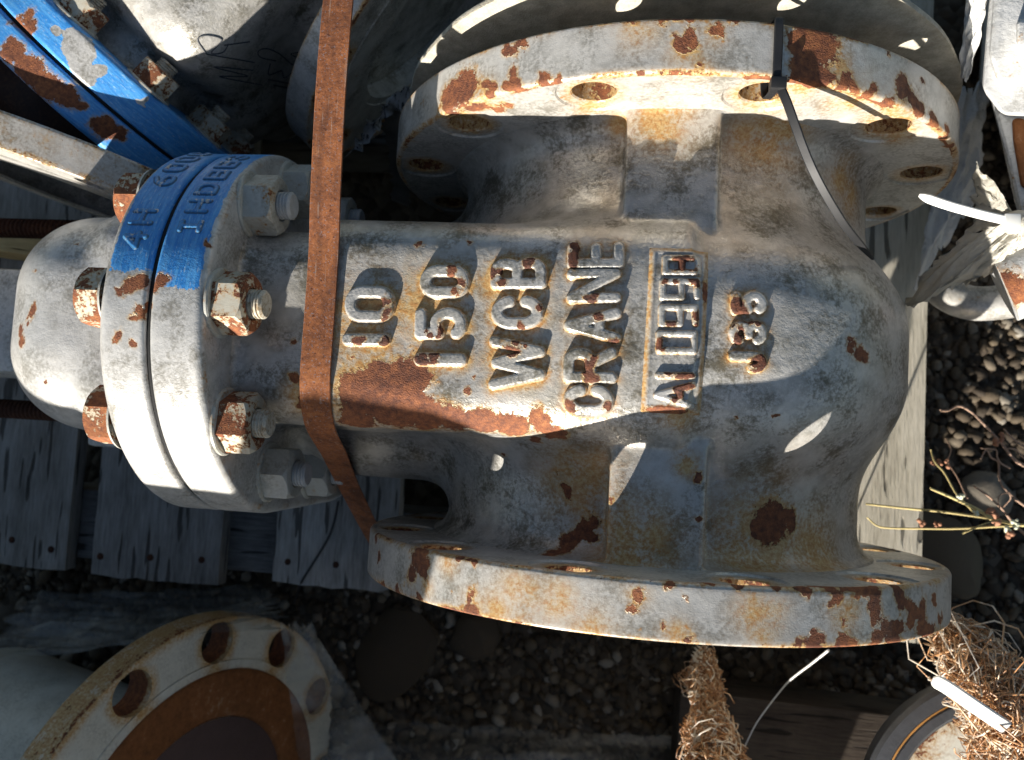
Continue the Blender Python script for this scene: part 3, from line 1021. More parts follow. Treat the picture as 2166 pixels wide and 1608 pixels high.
def letter(ch, O, U, Vv, hw, relief, surf, step=0.6, soft=1.05, base=-0.25):
    """raised character: O,U,Vv in the surface's own 2-D mm coordinates; surf(a,b)->(P,N)"""
    O, U, Vv = map(np.array, (O, U, Vv))
    lu, lv = np.linalg.norm(U), np.linalg.norm(Vv)
    eu, ev = U / lu, Vv / lv
    if lu < 2 * hw + 1.5:
        cu = lu / 2
        f = lambda u, v: O + eu * cu + ev * (hw + v * (lv - 2 * hw))
    else:
        f = lambda u, v: O + eu * (hw + u * (lu - 2 * hw)) + ev * (hw + v * (lv - 2 * hw))
    polys = [[tuple(f(u, v)) for u, v in pl] for pl in GL[ch]]
    allp = np.array([q for pl in polys for q in pl])
    mg = hw + soft + 1.2
    lo, hi = allp.min(0) - mg, allp.max(0) + mg
    na, nb = int((hi[0] - lo[0]) / step) + 2, int((hi[1] - lo[1]) / step) + 2
    A, B = np.meshgrid(np.linspace(lo[0], hi[0], na), np.linspace(lo[1], hi[1], nb), indexing='ij')
    d = np.full(A.shape, 1e9)
    for pl in polys:
        d = np.minimum(d, seg_dist(A, B, pl))
    rn = np.sin(A * 1.9 + 3 * np.sin(B * 0.7)) * np.sin(B * 2.3 + A * 0.5)
    d = d + 0.22 * rn
    t = np.clip((d - (hw - soft * 0.45)) / (soft * 1.5), 0, 1)
    ts = t * t * (3 - 2 * t)
    h = relief * (1 - 0.5 * ts - 0.5 * t) + base - np.clip(d - hw - soft, 0, 5) * 0.5
    # crown the top slightly
    h = h - relief * 0.06 * np.clip(d / hw, 0, 1) ** 3 + 0.10 * rn
    P, Nn = surf(A.ravel(), B.ravel())
    V = P + Nn * h.reshape(-1, 1)
    F = grid_faces(na, nb)
    keep = (h.reshape(-1)[F] > base - 0.6).any(1)
    F = F[keep]
    used = np.unique(F)
    rem = np.full(len(V), -1)
    rem[used] = np.arange(len(used))
    hh = h.reshape(-1)[used]
    return V[used], rem[F], hh / relief


def surf_body(a, b):
    z = body_z(a, b)
    return np.stack([a, b, z], 1), np.tile([0, 0, 1.0], (len(a), 1))


def surf_rim(a, b):
    """a: x, b: distance along the oval rim from top centre towards +y"""
    s = np.asarray(b)
    an = s / ST_R
    y = np.where(np.abs(an) < math.pi / 2, ST_R * np.sin(an), ST_R * np.sign(an))
    z = np.where(np.abs(an) < math.pi / 2, ST_Z + ST_R * np.cos(an), ST_Z - (np.abs(s) - ST_R * math.pi / 2))
    n = np.stack([0 * a, np.sin(np.clip(an, -math.pi / 2, math.pi / 2)), np.cos(np.clip(an, -math.pi / 2, math.pi / 2))], 1)
    return np.stack([a, y, z], 1), n


BODY_MESH = surface_net(sd_body, (-282, -142, -190), (184, 142, 190), 2.6)
PLAIN_NECK = True                                  # the smaller valve has a broad smooth neck
BODY_MESH_PLAIN = surface_net(sd_body, (-282, -142, -190), (184, 142, 190), 4.0)
PLAIN_NECK = False
BONNET_MESH = surface_net(sd_bonnet, (-462, -112, -180), (-318, 112, 180), 3.2)


def A5(V, rust=(), stain=(), grime=(), blue=None, orange=()):
    a = {'rust': field(V, rust), 'stain': smooth_field(V, stain), 'grime': smooth_field(V, grime), 'orange': smooth_field(V, orange)}
    a['blue'] = np.zeros(len(V)) if blue is None else blue
    return a


def blue_band(V, y0, y1, x0=None, x1=None, e=6.0):
    """1 at the painted band's edge, >1 inside; measured along y on the near side of the oval rim"""
    s = np.arctan2(V[:, 1], V[:, 2] - ST_Z) * ST_R
    f = np.minimum((s - y0) / e, (y1 - s) / e) * 0.5
    if x0 is not None:
        f = np.minimum(f, (V[:, 0] - x0) / 5.0)
    if x1 is not None:
        f = np.minimum(f, (x1 - V[:, 0]) / 5.0)
    return np.clip(1 + f, 0, 2)


def build_valve(root, main=True):
    off = SH
    mt_c, mt_f, mt_b = M['cast'], M['flange'], M['bonnet']
    K = MARK if main else {**{k: [] for k in MARK}, 'bf_rust': MARK2['rust']}
    V, F = BODY_MESH if main else BODY_MESH_PLAIN
    at5 = A5(V, K['body_rust'], K['body_stain'], K['body_grime'], orange=K['orange'])
    if main:
        at5['stain'] = np.maximum(at5['stain'], 1.25 * wash_round_letters(V, LET[:8], 3.6))
        at5['stain'] = np.maximum(at5['stain'], 0.9 * wash_round_letters(V, LET[8:] + LETJ, 2.4))
    body = mk('body', V, F, mt_c, root, attrs=at5, off=off)
    for sg, kr, ks in ((1, 'top_rust', 'top_stain'), (-1, 'bot_rust', 'bot_stain')):
        Vf, Ff = end_flange(sg)
        af = A5(Vf, K[kr], K[ks], orange=K['orange'])
        af['stain'] = af['stain'] * 0.72
        rad_ = np.hypot(Vf[:, 0], Vf[:, 2])
        ang_ = np.arctan2(Vf[:, 0], Vf[:, 2])
        ay_ = np.abs(Vf[:, 1])
        wob = 0.5 + 0.28 * np.sin(5 * ang_ + 1.3 * sg) + 0.22 * np.sin(13 * ang_ + 2.0) + 0.2 * np.sin(29 * ang_ + sg)
        edge_ = np.maximum(np.exp(-((ay_ - YI - YT) / 3.2) ** 2), 0.9 * np.exp(-((ay_ - YI - 0.6) / 2.2) ** 2)) * (rad_ > 199)
        af['rust'] = np.maximum(af['rust'], edge_ * (0.62 + 0.5 * wob))          # paint worn off the rim's edges
        af['stain'] = np.maximum(af['stain'], edge_ * 0.6 * wob)
        hd = np.min([np.hypot(Vf[:, 0] - 181 * math.sin(math.radians(15 + 30 * k)), Vf[:, 2] - 181 * math.cos(math.radians(15 + 30 * k))) for k in range(12)], 0)
        af['rust'] = np.maximum(af['rust'], np.where((hd < 13.6) & (ay_ > YI + 1.5), 0.95, 0))
        af['stain'] = np.maximum(af['stain'], np.exp(-((hd - 13.5) / 3.0) ** 2) * 0.7)
        mk('end_flange', Vf, Ff, mt_f, root, attrs=af, off=off, sharp=35)
    Vp, Fp = stadium_plate(-297.5, -265.0, 3.0, 5.0, 70.0)
    mk('neck_flange', Vp, Fp, mt_b, root, attrs=A5(Vp, K['bf_rust'], K['body_stain'], (), blue_band(Vp, *((10, 158, -300, -268.5) if main else (-210, 190)))), off=off)
    Vq, Fq = stadium_plate(-330.5, -300.5, 6.0, 3.0, 60.0)
    mk('bonnet_flange', Vq, Fq, mt_b, root, attrs=A5(Vq, K['bf_rust'], K['body_stain'], (), blue_band(Vq, *((20, 158, -326, -290) if main else (-210, 190)))), off=off)
    if not main:
        for nm_ in ('neck_flange', 'bonnet_flange'):
            ob = [c for c in root.children if c.name.startswith(nm_)][0]
            vv = np.zeros(len(ob.data.vertices) * 3)
            ob.data.vertices.foreach_get('co', vv)
            vv = vv.reshape(-1, 3) / MM
            bl = ob.data.attributes['blue']
            fl = np.clip(2.0 - 1.25 * field(vv, MARK2['white']), 0, 2)
            bl.data.foreach_set('value', fl.astype(np.float32))
    for ob in [c for c in root.children if c.name.split('.')[0] in ('neck_flange', 'bonnet_flange')]:
        vv = np.zeros(len(ob.data.vertices) * 3)
        ob.data.vertices.foreach_get('co', vv)
        vv = vv.reshape(-1, 3) / MM
        ra = np.zeros(len(vv), dtype=np.float32)
        ob.data.attributes['rust'].data.foreach_get('value', ra)
        an_ = np.arctan2(vv[:, 1], vv[:, 2] - ST_Z)
        ed = np.maximum(np.exp(-((vv[:, 0] + 299) / 2.2) ** 2), np.maximum(np.exp(-((vv[:, 0] + 330.5) / 3) ** 2), np.exp(-((vv[:, 0] + 265) / 2.5) ** 2)) * 0.9)
        onrim = np.hypot(vv[:, 1], np.maximum(np.abs(vv[:, 2]) - ST_Z, 0)) > ST_R - 6
        ra = np.maximum(ra, ed * onrim * (0.55 + 0.28 * np.sin(9 * an_ + 1) * np.sin(23 * an_)))
        ob.data.attributes['rust'].data.foreach_set('value', ra.astype(np.float32))
    Y, Z, A, B = stadium(ST_R - 3.0, 200)
    Vg = np.concatenate([np.stack([np.full(len(Y), x), Y - A * o, Z - B * o], 1) for x, o in ((-300.6, 3), (-300.6, 0), (-297.4, 0), (-297.4, 3))])
    mk('gasket', Vg, grid_faces(4, len(Y), wrap_m=True)[:, ::-1], M['gasket'], root, off=off)
    Vb, Fb = BONNET_MESH
    if not main:
        Vb = Vb.copy()
        Vb[:, 0] = -322 + (Vb[:, 0] + 322) * 0.5
    mk('bonnet', Vb, Fb, mt_b if main else M['darkrust_and_shade'], root, attrs=A5(Vb, K['bonnet_rust'], [], [], np.zeros(len(Vb))), off=off)  # second valve's bonnet: brown rust colour, dark to stand in for shade
    rusty = {1: False, 0: True, 2: True, 3: False, 4: False}
    for i, (y, z) in enumerate(BOLTS):
        mat = M['nut_rusty'] if rusty.get(i, False) or not main else M['nut']
        ms = M['stud_rusty'] if rusty.get(i, False) or not main else M['stud']
        r2 = np.random.default_rng(40 + i)
        for side in ((1, -1) if main else (1,)):
            Vn, Fn = hexnut(33.5, 20.0)
            an = [0.56, 0.66, 0.42, 0.60, 0.05, 0.4, 0.2][i] + (0.4 if side < 0 else 0)
            c, s = math.cos(an), math.sin(an)
            W = Vn.copy()
            W[:, 1], W[:, 2] = c * Vn[:, 1] - s * Vn[:, 2], s * Vn[:, 1] + c * Vn[:, 2]
            x0 = -264.8 if side > 0 else -330.8
            if side < 0:
                W[:, 0] *= -1
                Fn = [f[::-1] for f in Fn]
                mat = M['nut_rusty']
            W = W + np.array([x0, y, z])
            sh = (i * 0.37 + 0.11 * side) * 1000
            # the texture follows the valve's own frame, so every nut is worn differently
            nut = mk('nut', W, Fn, mat, root, off=off, sharp=28)
            Vw, Fw = lathe([(9, 0.4), (9, 1.7), (20.2, 1.7), (21.2, 0.9), (21.4, -0.5)], lambda a, b, h: (h * side, a, b), 40)
            mk('washer', Vw + np.array([x0, y, z]), Fw if side < 0 else [f[::-1] for f in Fw], M['nut'], nut, sharp=35)
            Vs, Fs = stud_end(8.8, -3.0, 28.5 if side > 0 else 24.0)
            if side < 0:
                Vs = Vs * np.array([-1, 1, 1])
                Fs = [f[::-1] for f in Fs]
            mk('stud', Vs + np.array([x0, y, z]), Fs, ms, nut, sharp=35)
    return body


def stroke_polys(rows):
    out = []
    for ch, x, y, lu, lv, hw in rows:
        O, U, Vv = np.array((x, y)), np.array((-0.04 * lu, lu)), np.array((-lv, -0.03 * lv))
        L, K = np.linalg.norm(U), np.linalg.norm(Vv)
        eu, ev = U / L, Vv / K
        for pl in GL[ch]:
            out.append(([tuple(O + eu * ((hw + u * (L - 2 * hw)) if L > 2 * hw + 1.5 else L / 2) + ev * (hw + v * (K - 2 * hw))) for u, v in pl], hw))
    return out


def wash_round_letters(V, rows, reach):
    """rust washed out of the letters' feet onto the paint round them"""
    f = np.zeros(len(V))
    sel = np.where((V[:, 2] > 120) & (V[:, 0] > -170) & (V[:, 0] < 70) & (np.abs(V[:, 1]) < 70))[0]
    P = V[sel]
    g = np.zeros(len(sel))
    for pl, hw in stroke_polys(rows):
        d = seg_dist(P[:, 0], P[:, 1], pl)
        g = np.maximum(g, np.exp(-(np.clip(d - hw, 0, 99) / reach) ** 1.3))
    f[sel] = g
    return f


# raised casting marks on the near face of the body: character, x, y, width, height, half stroke
LET = [('0', -155.3, -2.4, 20.9, 29.6, 3.3), ('1', -157.2, -15.9, 6.3, 28.0, 3.3),
       ('1', -111.4, -26.1, 7.8, 30.2, 3.4), ('5', -112.4, -11.3, 19.0, 30.0, 3.2), ('0', -112.3, 13.3, 18.9, 28.7, 3.3),
       ('W', -65.8, -37.3, 30.1, 31.8, 2.9), ('C', -68.6, -3.2, 19.1, 29.6, 3.3), ('B', -68.2, 20.0, 17.9, 31.9, 3.1),
       ('C', -27.0, -50.2, 17.4, 27.4, 3.1), ('R', -26.1, -31.8, 19.7, 29.3, 3.0), ('A', -24.9, -9.6, 19.4, 31.0, 2.9), ('N', -26.0, 12.9, 19.2, 29.8, 2.7), ('E', -25.3, 32.5, 16.0, 30.9, 2.8)]
LETP = [('A', 17.4, -43.8, 14.7, 22.6, 1.55), ('I', 16.3, -28.6, 5.4, 21.3, 1.55), ('O', 16.6, -13.8, 12.5, 21.9, 1.55), ('9', 16.6, 0.8, 12.3, 21.2, 1.55), ('9', 17.0, 15.5, 12.1, 21.7, 1.55), ('8', 17.2, 29.7, 11.6, 21.0, 1.55)]
LETJ = [('J', 54.5, -22.3, 12.2, 20.3, 2.5), ('3', 54.0, -7.0, 13.3, 19.9, 2.4), ('5', 53.4, 9.7, 13.1, 18.9, 2.5)]

valve = empty('gate_valve', (0, 0, -203))
tag(valve, 'large grey cast gate valve lying on the pallet under a rusty strap', 'valve', None)
main_body = build_valve(valve, True)

def letter_attrs(V, hn, seed, amt):
    r2 = np.random.default_rng(seed)
    marks = []
    top = V[hn > 0.6]
    for _ in range(amt):
        q = top[r2.integers(len(top))]
        marks.append((*q, 3.0 + 2.2 * r2.random()))
    a = A5(V, marks)
    # paint wears off the crowns; rust washes out round the foot
    a['rust'] = np.where(hn > 0.45, a['rust'], a['rust'] * 0.55)
    a['stain'] = 1.1 * np.exp(-((hn - 0.10) / 0.28) ** 2) * (0.5 + 0.5 * r2.random())
    a['orange'] = np.full(len(V), -0.42)
    return a


def place_letters(rows, relief, amt, surf, seed, soft=1.05):
    for i, (ch, x, y, lu, lv, hw) in enumerate(rows):
        V, F, hn = letter(ch, (x, y), (-0.04 * lu, lu), (-lv, -0.03 * lv), hw, relief, surf, soft=soft)
        mk('raised_letter', V, F, M['cast'], main_body, attrs=letter_attrs(V, hn, seed + i, amt))


place_letters(LET, 4.0, 2, surf_body, 100)
# plate with the heat number
def surf_plate(a, b):
    P, n = surf_body(a, b)
    P[:, 2] += 2.1
    return P, n
nx, ny = 52, 140
px_ = np.linspace(-12.4, 21.8, nx)
py_ = np.linspace(-47, 46.5, ny)
X, Y = np.meshgrid(px_, py_, indexing='ij')
q = np.maximum(np.abs(X - 4.7 - 0.008 * Y) - 14.8, np.abs(Y + 0.4) - 44.6)
h = 2.4 * (1 - np.clip((q + 0.6) / 2.4, 0, 1) ** 1.5) - 0.3
edge_up = 0.5 * np.exp(-((q + 1.4) / 0.8) ** 2)
Z = body_z(X.ravel(), Y.ravel()).reshape(X.shape) + h + edge_up
V = np.stack([X.ravel(), Y.ravel(), Z.ravel()], 1)
aa = A5(V, [(2, -45, 172, 12, 2.6, 8), (19.5, 20, 174, 2.0, 6, 4)])
aa['stain'] = 0.8 * np.exp(-((q.ravel() - 0.8) / 1.6) ** 2)
mk('raised_plate', V, grid_faces(nx, ny), M['cast'], main_body, attrs=aa)
place_letters(LETP, 2.4, 2, surf_plate, 140, 0.75)
place_letters(LETJ, 3.4, 2, surf_body, 170)
# stamped marks on the two blue rims
def stamps(text, x, s0, ls, pitch, hgt, hw, seed):
    for i, ch in enumerate(text):
        if ch == ' ':
            continue
        V, F, hn = letter(ch, (x, s0 + i * pitch), (0, ls), (-hgt, 0), hw, 1.3, surf_rim, step=0.5, soft=0.9, base=-0.12)
        a = A5(V, [])
        a['blue'] = np.full(len(V), 1.12)
        a['grime'] = np.clip(1.25 - np.abs(hn - 0.30) * 1.7, 0, 1)
        mk('stamped_letter', V, F, M['bonnet'], valve, attrs=a, off=SH)
stamps('iHD883', -275.0, 45, 11.5, 16.0, 14.5, 1.3, 5)
stamps('4H 600C', -307.0, 34, 12, 17.0, 15.5, 1.3, 6)
#LATER-BEGIN
# ------------------------------------------------------------------ yoke and gland of the big valve, left of the dome
V, F = box((-640, -38, -20), (-452, 44, 62), 9)
mk('yoke_arm', V, F, M['bonnet'], valve, off=SH, sharp=40)
V, F = box((-478, -92, -78), (-440, -30, -30), 5)
mk('gland_flange', V, F, M['bonnet'], valve, off=SH, sharp=40)
for (y, z) in ((92, -10), (-64, -40)):
    prof = []
    x = -660.0
    while x < -470:
        prof += [(8.5, x), (8.5, x + 1.6), (7.2, x + 2.4), (7.2, x + 3.4)]
        x += 4.0
    Vt, Ft = lathe(prof, lambda a, b, h: (h, a + y, b + z), 20)
    mk('gland_stud', Vt, Ft, M['darkrust_and_shade'], valve, off=SH)

# ------------------------------------------------------------------ fibre covers of the two end flanges
N = NT('fibreboard')
fa = N.noise(90, 5, 0.65)
fb = N.noise(900, 3, 0.7)
fc = N.mix(N.map(fa, 0.35, 0.68), (0.36, 0.325, 0.255), (0.60, 0.56, 0.46))
fc = N.mix(N.math('MULTIPLY', N.map(fb, 0.45, 0.7), 0.35), fc, (0.22, 0.20, 0.17))
N.bump(N.math('ADD', N.math('MULTIPLY', fb, 0.0007), N.math('MULTIPLY', fa, 0.0012)))
M['fibre'] = N.done(fc, 0.95, 0, 0.1)


def fibre_disc(centre, R, tilt, spin, label):
    prof = [(0.2, 0), (60, 0.3), (120, -0.4), (R - 30, 0.2), (R - 6, 0.4), (R, -0.2), (R + 0.4, -2.4), (R - 0.6, -4.6), (120, -4.8), (0.2, -4.8)]
    a = np.linspace(0, 2 * np.pi, 160, endpoint=False)
    V = []
    for r, h in prof:
        rr = r * (1 + 0.003 * np.sin(7 * a) + 0.002 * np.sin(19 * a + 1))
        V.append(np.stack([rr * np.cos(a), np.full(160, -h), rr * np.sin(a)], 1))
    V = np.concatenate(V)
    o = mk('fibre_disc', V, [tuple(f) for f in grid_faces(len(prof), 160, wrap_m=True)], M['fibre'], sharp=40)
    o.location = Vector(centre) * MM
    o.rotation_euler = (math.radians(tilt), 0, math.radians(spin))
    return tag(o, label, 'flange cover', 'fibreboard flange covers')


fibre_disc((4, 181, 2), 199, -5.0, 0, 'grey fibreboard disc leaning behind the upper flange of the big valve')
fibre_disc((-62, -166.5, -42), 150, 0, 0, 'fibreboard disc against the outside of the lower flange')

# ------------------------------------------------------------------ rusty steel strap
sp = spline([(-196, 470, 120), (-198, 330, 168), (-199, 260, 181), (-199, 185, 185), (-200, 129, 183), (-200, 70, 178.6), (-200, 38, 174.5), (-200, 0, 173.4), (-200, -30, 173.2),
             (-200, -46, 170.8), (-200.5, -57, 164), (-203, -67, 148), (-209, -76.5, 115), (-218, -85, 75), (-229, -98, 25), (-239, -124, -45), (-248, -165, -140), (-252, -190, -198)], 120)
V, F = ribbon(sp, (1, 0, 0), 18.8, 1.1)
tag(mk('steel_strap', V, F, M['strap'], sharp=15), 'rusty flat steel strap running over the neck of the big valve', 'strap')

# ------------------------------------------------------------------ black cable tie on the upper flange
tie = empty('cable_tie', (50, 148, 203))
tag(tie, 'black nylon cable tie looped over the upper flange rim', 'cable tie')
TOFF = np.array([-50, -148, -203.0])
xt = 50.0
zr = math.sqrt(203 ** 2 - xt ** 2)
loop = spline([(47, 166.5, 176), (xt, 166, zr - 3), (xt, 163, zr + 1.6), (xt, 148, zr + 1.9), (xt, 134, zr + 1.7), (51, 130.5, zr - 3), (48, 130.5, 178), (47, 150, 176.5), (47, 166.5, 176)], 60)
V, F = ribbon(loop, (1, 0, 0), 4.8, 1.4)
mk('band', V, F, M['black_tie'], tie, off=TOFF, sharp=15)
V, F = box((46.5, 125.5, 193), (55, 132.2, 201), 1.4)
mk('head', V, F, M['black_tie'], tie, off=TOFF, sharp=40)
tl = np.array([(51, 129, 198), at(1664, 215, 199), at(1682, 265, 197), at(1700, 315, 193), at(1724, 370, 187), at(1757, 430, 176), at(1795, 488, 160), at(1846, 548, 132)])
V, F = ribbon(spline(tl, 50), (0.8, 0.25, 0.5), np.r_[np.full(46, 4.9), 4.4, 3.8, 3.0, 1.6], 1.3)
mk('tail', V, F, M['black_tie'], tie, off=TOFF, sharp=15)

# ------------------------------------------------------------------ the valve with blue rims behind
R2 = Euler((0.22, 0, 0.85)).to_matrix()
SC2 = 0.845                                  # an 8 inch valve beside the 10 inch one
o2 = Vector((-294, 400, -29))
foot = o2 + R2 @ Vector((0, 0, -203 * SC2))
valve2 = empty('gate_valve', foot)
valve2.rotation_euler = R2.to_euler()
valve2.scale = (SC2,) * 3
tag(valve2, 'second grey valve with flaking blue flange rims in the upper corner', 'valve')
body2 = build_valve(valve2, False)
# faded marker writing on its neck (points in the valve's own frame, mm)
WRITING = [[(-191.9, -96.5, 47.0), (-196.5, -96.3, 63.5), (-201.6, -95.8, 80.4), (-206.5, -94.7, 95.4), (-210.6, -93.3, 107.0), (-213.6, -92.0, 115.3), (-214.8, -91.5, 119.9), (-213.7, -92.0, 119.7), (-210.4, -93.4, 115.0), (-205.9, -94.9, 106.9), (-201.3, -95.8, 97.1), (-197.5, -96.3, 89.0), (-195.9, -96.4, 86.8), (-197.1, -96.3, 93.2), (-200.4, -96.0, 105.7), (-204.5, -95.2, 119.7), (-208.4, -94.1, 132.1), (-211.2, -92.8, 139.9), (-211.9, -92.0, 142.6), (-210.4, -92.8, 141.4), (-207.4, -94.4, 136.8), (-203.2, -95.5, 127.5), (-198.4, -96.2, 115.1), (-193.4, -96.4, 101.2), (-188.8, -96.5, 88.1)], [(-182.7, -96.5, 97.9), (-186.7, -96.5, 110.6), (-190.5, -96.5, 122.8), (-194.2, -96.4, 134.5), (-197.9, -95.3, 143.7), (-201.4, -93.2, 150.0), (-204.8, -90.5, 155.0), (-208.2, -87.3, 158.6)], [(-208.2, -87.3, 158.6), (-207.6, -85.8, 161.2), (-207.1, -84.0, 163.6), (-206.6, -82.3, 165.8), (-206.0, -80.6, 167.6), (-205.3, -79.4, 169.0), (-204.3, -78.7, 170.0), (-203.1, -78.6, 170.5), (-201.6, -78.8, 170.6), (-200.1, -79.4, 170.4), (-198.5, -80.1, 169.9), (-197.1, -81.0, 169.3), (-195.7, -82.0, 168.5), (-194.1, -83.5, 167.1), (-192.4, -85.1, 165.4), (-191.0, -86.7, 163.5), (-190.1, -88.0, 161.6), (-190.2, -88.9, 160.3), (-191.7, -89.4, 159.6), (-194.5, -89.4, 159.4), (-197.8, -89.3, 159.3), (-201.1, -89.0, 159.0), (-203.5, -88.8, 158.4), (-204.5, -89.0, 157.6), (-204.2, -89.7, 156.6), (-203.2, -90.6, 155.4), (-201.6, -91.5, 154.1), (-199.7, -92.3, 152.9), (-198.0, -92.9, 152.0), (-196.5, -93.2, 151.6), (-194.9, -93.2, 151.7), (-193.3, -93.1, 152.1), (-191.6, -92.9, 152.6), (-189.9, -92.7, 153.1), (-188.2, -92.6, 153.4)], [(-192.1, -91.5, 155.6), (-189.6, -92.5, 153.5), (-187.0, -93.5, 151.3), (-184.4, -94.3, 148.8), (-181.7, -95.1, 146.0), (-179.1, -95.7, 142.9), (-176.4, -96.2, 139.5), (-173.6, -96.4, 135.4)], [(-158.8, -105.4, -42.7), (-162.8, -105.3, -28.3), (-166.6, -104.9, -15.6), (-170.2, -104.2, -3.9), (-173.7, -102.9, 5.7), (-177.1, -101.4, 14.4), (-180.4, -99.9, 22.7), (-183.7, -98.3, 30.9)], [(-172.0, -96.5, 69.1), (-173.7, -96.5, 66.3), (-175.8, -96.5, 63.4), (-177.8, -96.5, 60.6), (-179.4, -96.5, 57.7), (-180.3, -96.5, 54.8), (-180.0, -96.5, 51.9), (-178.3, -96.5, 49.1), (-175.6, -96.6, 46.4), (-172.7, -96.7, 43.8), (-170.0, -97.0, 41.6), (-168.2, -97.3, 39.3), (-167.8, -97.7, 37.0), (-168.4, -98.0, 34.3), (-169.4, -98.4, 31.6), (-170.4, -98.9, 29.2), (-170.8, -99.3, 27.1), (-170.1, -99.7, 25.5), (-168.3, -100.0, 24.8), (-165.7, -100.4, 25.2), (-162.8, -101.0, 25.9), (-160.1, -101.7, 26.7), (-158.0, -102.6, 26.7), (-156.7, -103.7, 25.7), (-155.7, -105.0, 23.4), (-155.1, -106.4, 20.3), (-154.8, -107.7, 16.9), (-154.6, -108.9, 13.4), (-154.5, -109.7, 10.2), (-154.5, -110.2, 7.0), (-154.7, -110.6, 3.3), (-155.1, -110.7, -0.4), (-155.7, -110.3, -3.9), (-156.6, -109.5, -6.5), (-157.9, -108.7, -6.8), (-159.8, -107.5, -5.0), (-161.9, -106.2, -1.5), (-164.3, -104.9, 3.3), (-166.7, -103.7, 8.0), (-168.9, -102.5, 12.0)], [(-166.0, -96.5, 64.1), (-167.9, -96.5, 70.3), (-169.9, -96.5, 76.6), (-171.9, -96.5, 82.8), (-173.5, -96.5, 88.5), (-174.7, -96.5, 93.5), (-175.3, -96.5, 97.6), (-175.4, -96.5, 101.2), (-175.1, -96.5, 104.3), (-174.5, -96.5, 106.7), (-173.7, -96.5, 108.3), (-172.8, -96.5, 108.9), (-171.7, -96.5, 108.6), (-170.3, -96.5, 107.5), (-168.7, -96.5, 105.6), (-167.1, -96.5, 102.9), (-165.7, -96.5, 99.7), (-164.4, -96.5, 95.9), (-163.1, -96.5, 91.2), (-161.9, -96.5, 85.7), (-160.8, -96.5, 79.7), (-159.7, -96.5, 73.4), (-158.8, -96.7, 67.3), (-158.1, -97.0, 60.8), (-157.5, -97.5, 54.1), (-157.1, -98.1, 47.6), (-156.7, -99.1, 42.5), (-156.0, -100.3, 38.8), (-155.1, -101.4, 36.2), (-154.1, -102.6, 34.3), (-152.8, -103.8, 33.5), (-151.6, -105.0, 33.3), (-150.4, -105.9, 33.5), (-149.5, -106.6, 34.3), (-148.5, -107.2, 35.9), (-147.4, -107.5, 37.8), (-146.6, -107.6, 39.8), (-146.0, -107.3, 41.9), (-145.7, -106.6, 43.6), (-146.1, -105.4, 45.1), (-147.3, -103.5, 46.9), (-148.7, -101.7, 49.2), (-150.0, -100.3, 52.3), (-150.7, -99.4, 54.9), (-150.5, -99.2, 56.2), (-149.4, -99.7, 56.4), (-147.7, -100.6, 56.0), (-145.7, -101.9, 55.4), (-143.8, -103.3, 55.5), (-142.1, -104.8, 56.0)], [(-183.4, -96.6, 45.2), (-180.1, -97.6, 35.7), (-176.7, -99.0, 27.3), (-173.3, -100.7, 19.2), (-169.8, -102.4, 11.2), (-166.3, -104.4, 3.3), (-162.7, -106.1, -5.5), (-159.0, -107.6, -14.8)]]
#WRITING#
M['ink'] = plain_material('black_marker', (0.06, 0.065, 0.075), 0.6, 0.3, 200, 0.0)
wv_, wf_, wo2 = [], [], 0
for st_ in [w for w in WRITING if len(w) > 1]:
    P_ = np.array(st_)
    V, F = tube(P_, 0.55, 5)
    wv_.append(V)
    wf_ += [tuple(int(i) + wo2 for i in f) for f in F]
    wo2 += len(V)
if wv_:
    mk('marker_writing', np.concatenate(wv_), wf_, M['ink'], body2)

# ------------------------------------------------------------------ third valve, only its flange shows at the edge of the picture
def flange_at(root_name, centre, normal, spin, mat, label, cat, hub=150, hubr=140, group=None, rust=(), hole=None, scale=1.0, stain=1.0):
    n = Vector(normal).normalized()
    e1_ = (Vector((0, 0, 1)) - n * n.z).normalized()
    e2_ = n.cross(e1_)
    q = Matrix(((e2_.x, n.x, e1_.x), (e2_.y, n.y, e1_.y), (e2_.z, n.z, e1_.z))).to_quaternion()
    rt = empty(root_name, centre)
    rt.rotation_mode = 'QUATERNION'
    rt.scale = (scale,) * 3
    from mathutils import Quaternion
    rt.rotation_quaternion = q @ Quaternion((0, 1, 0), math.radians(spin))
    V, F = end_flange(1, hole or 12.9)
    V = V - np.array([0, YI + YT, 0])
    a = {'rust': rust(V) if callable(rust) else field(V, rust), 'stain': np.zeros(len(V))}
    hr_ = hole or 12.9
    hd = np.min([np.hypot(V[:, 0] - 181 * math.sin(math.radians(15 + 30 * k)), V[:, 2] - 181 * math.cos(math.radians(15 + 30 * k))) for k in range(12)], 0)
    a['rust'] = np.where((hd < hr_ + 0.9) & (V[:, 1] < -0.4), 1.9, a['rust'])
    a['stain'] = stain * np.maximum(0.9 * np.exp(-((hd - hr_) / 3.0) ** 2), 0.8 * np.exp(-((np.hypot(V[:, 0], V[:, 2]) - 202) / 5) ** 2))
    mk('end_flange', V, F, mat, rt, attrs=a, sharp=35)
    prof = [(hubr + 10, -YT + 1), (hubr + 3, -YT - 8), (hubr, -YT - 20), (hubr, -YT - 60), (hubr * 1.08, -YT - 100), (hubr * 1.12, -hub), (hubr * 0.8, -hub - 40), (1, -hub - 60)]
    Vh, Fh = lathe(prof, lambda a, b, h: (a, h, b), 96)
    mk('body', Vh, Fh, mat, rt)
    tag(rt, label, cat, group)
    return rt


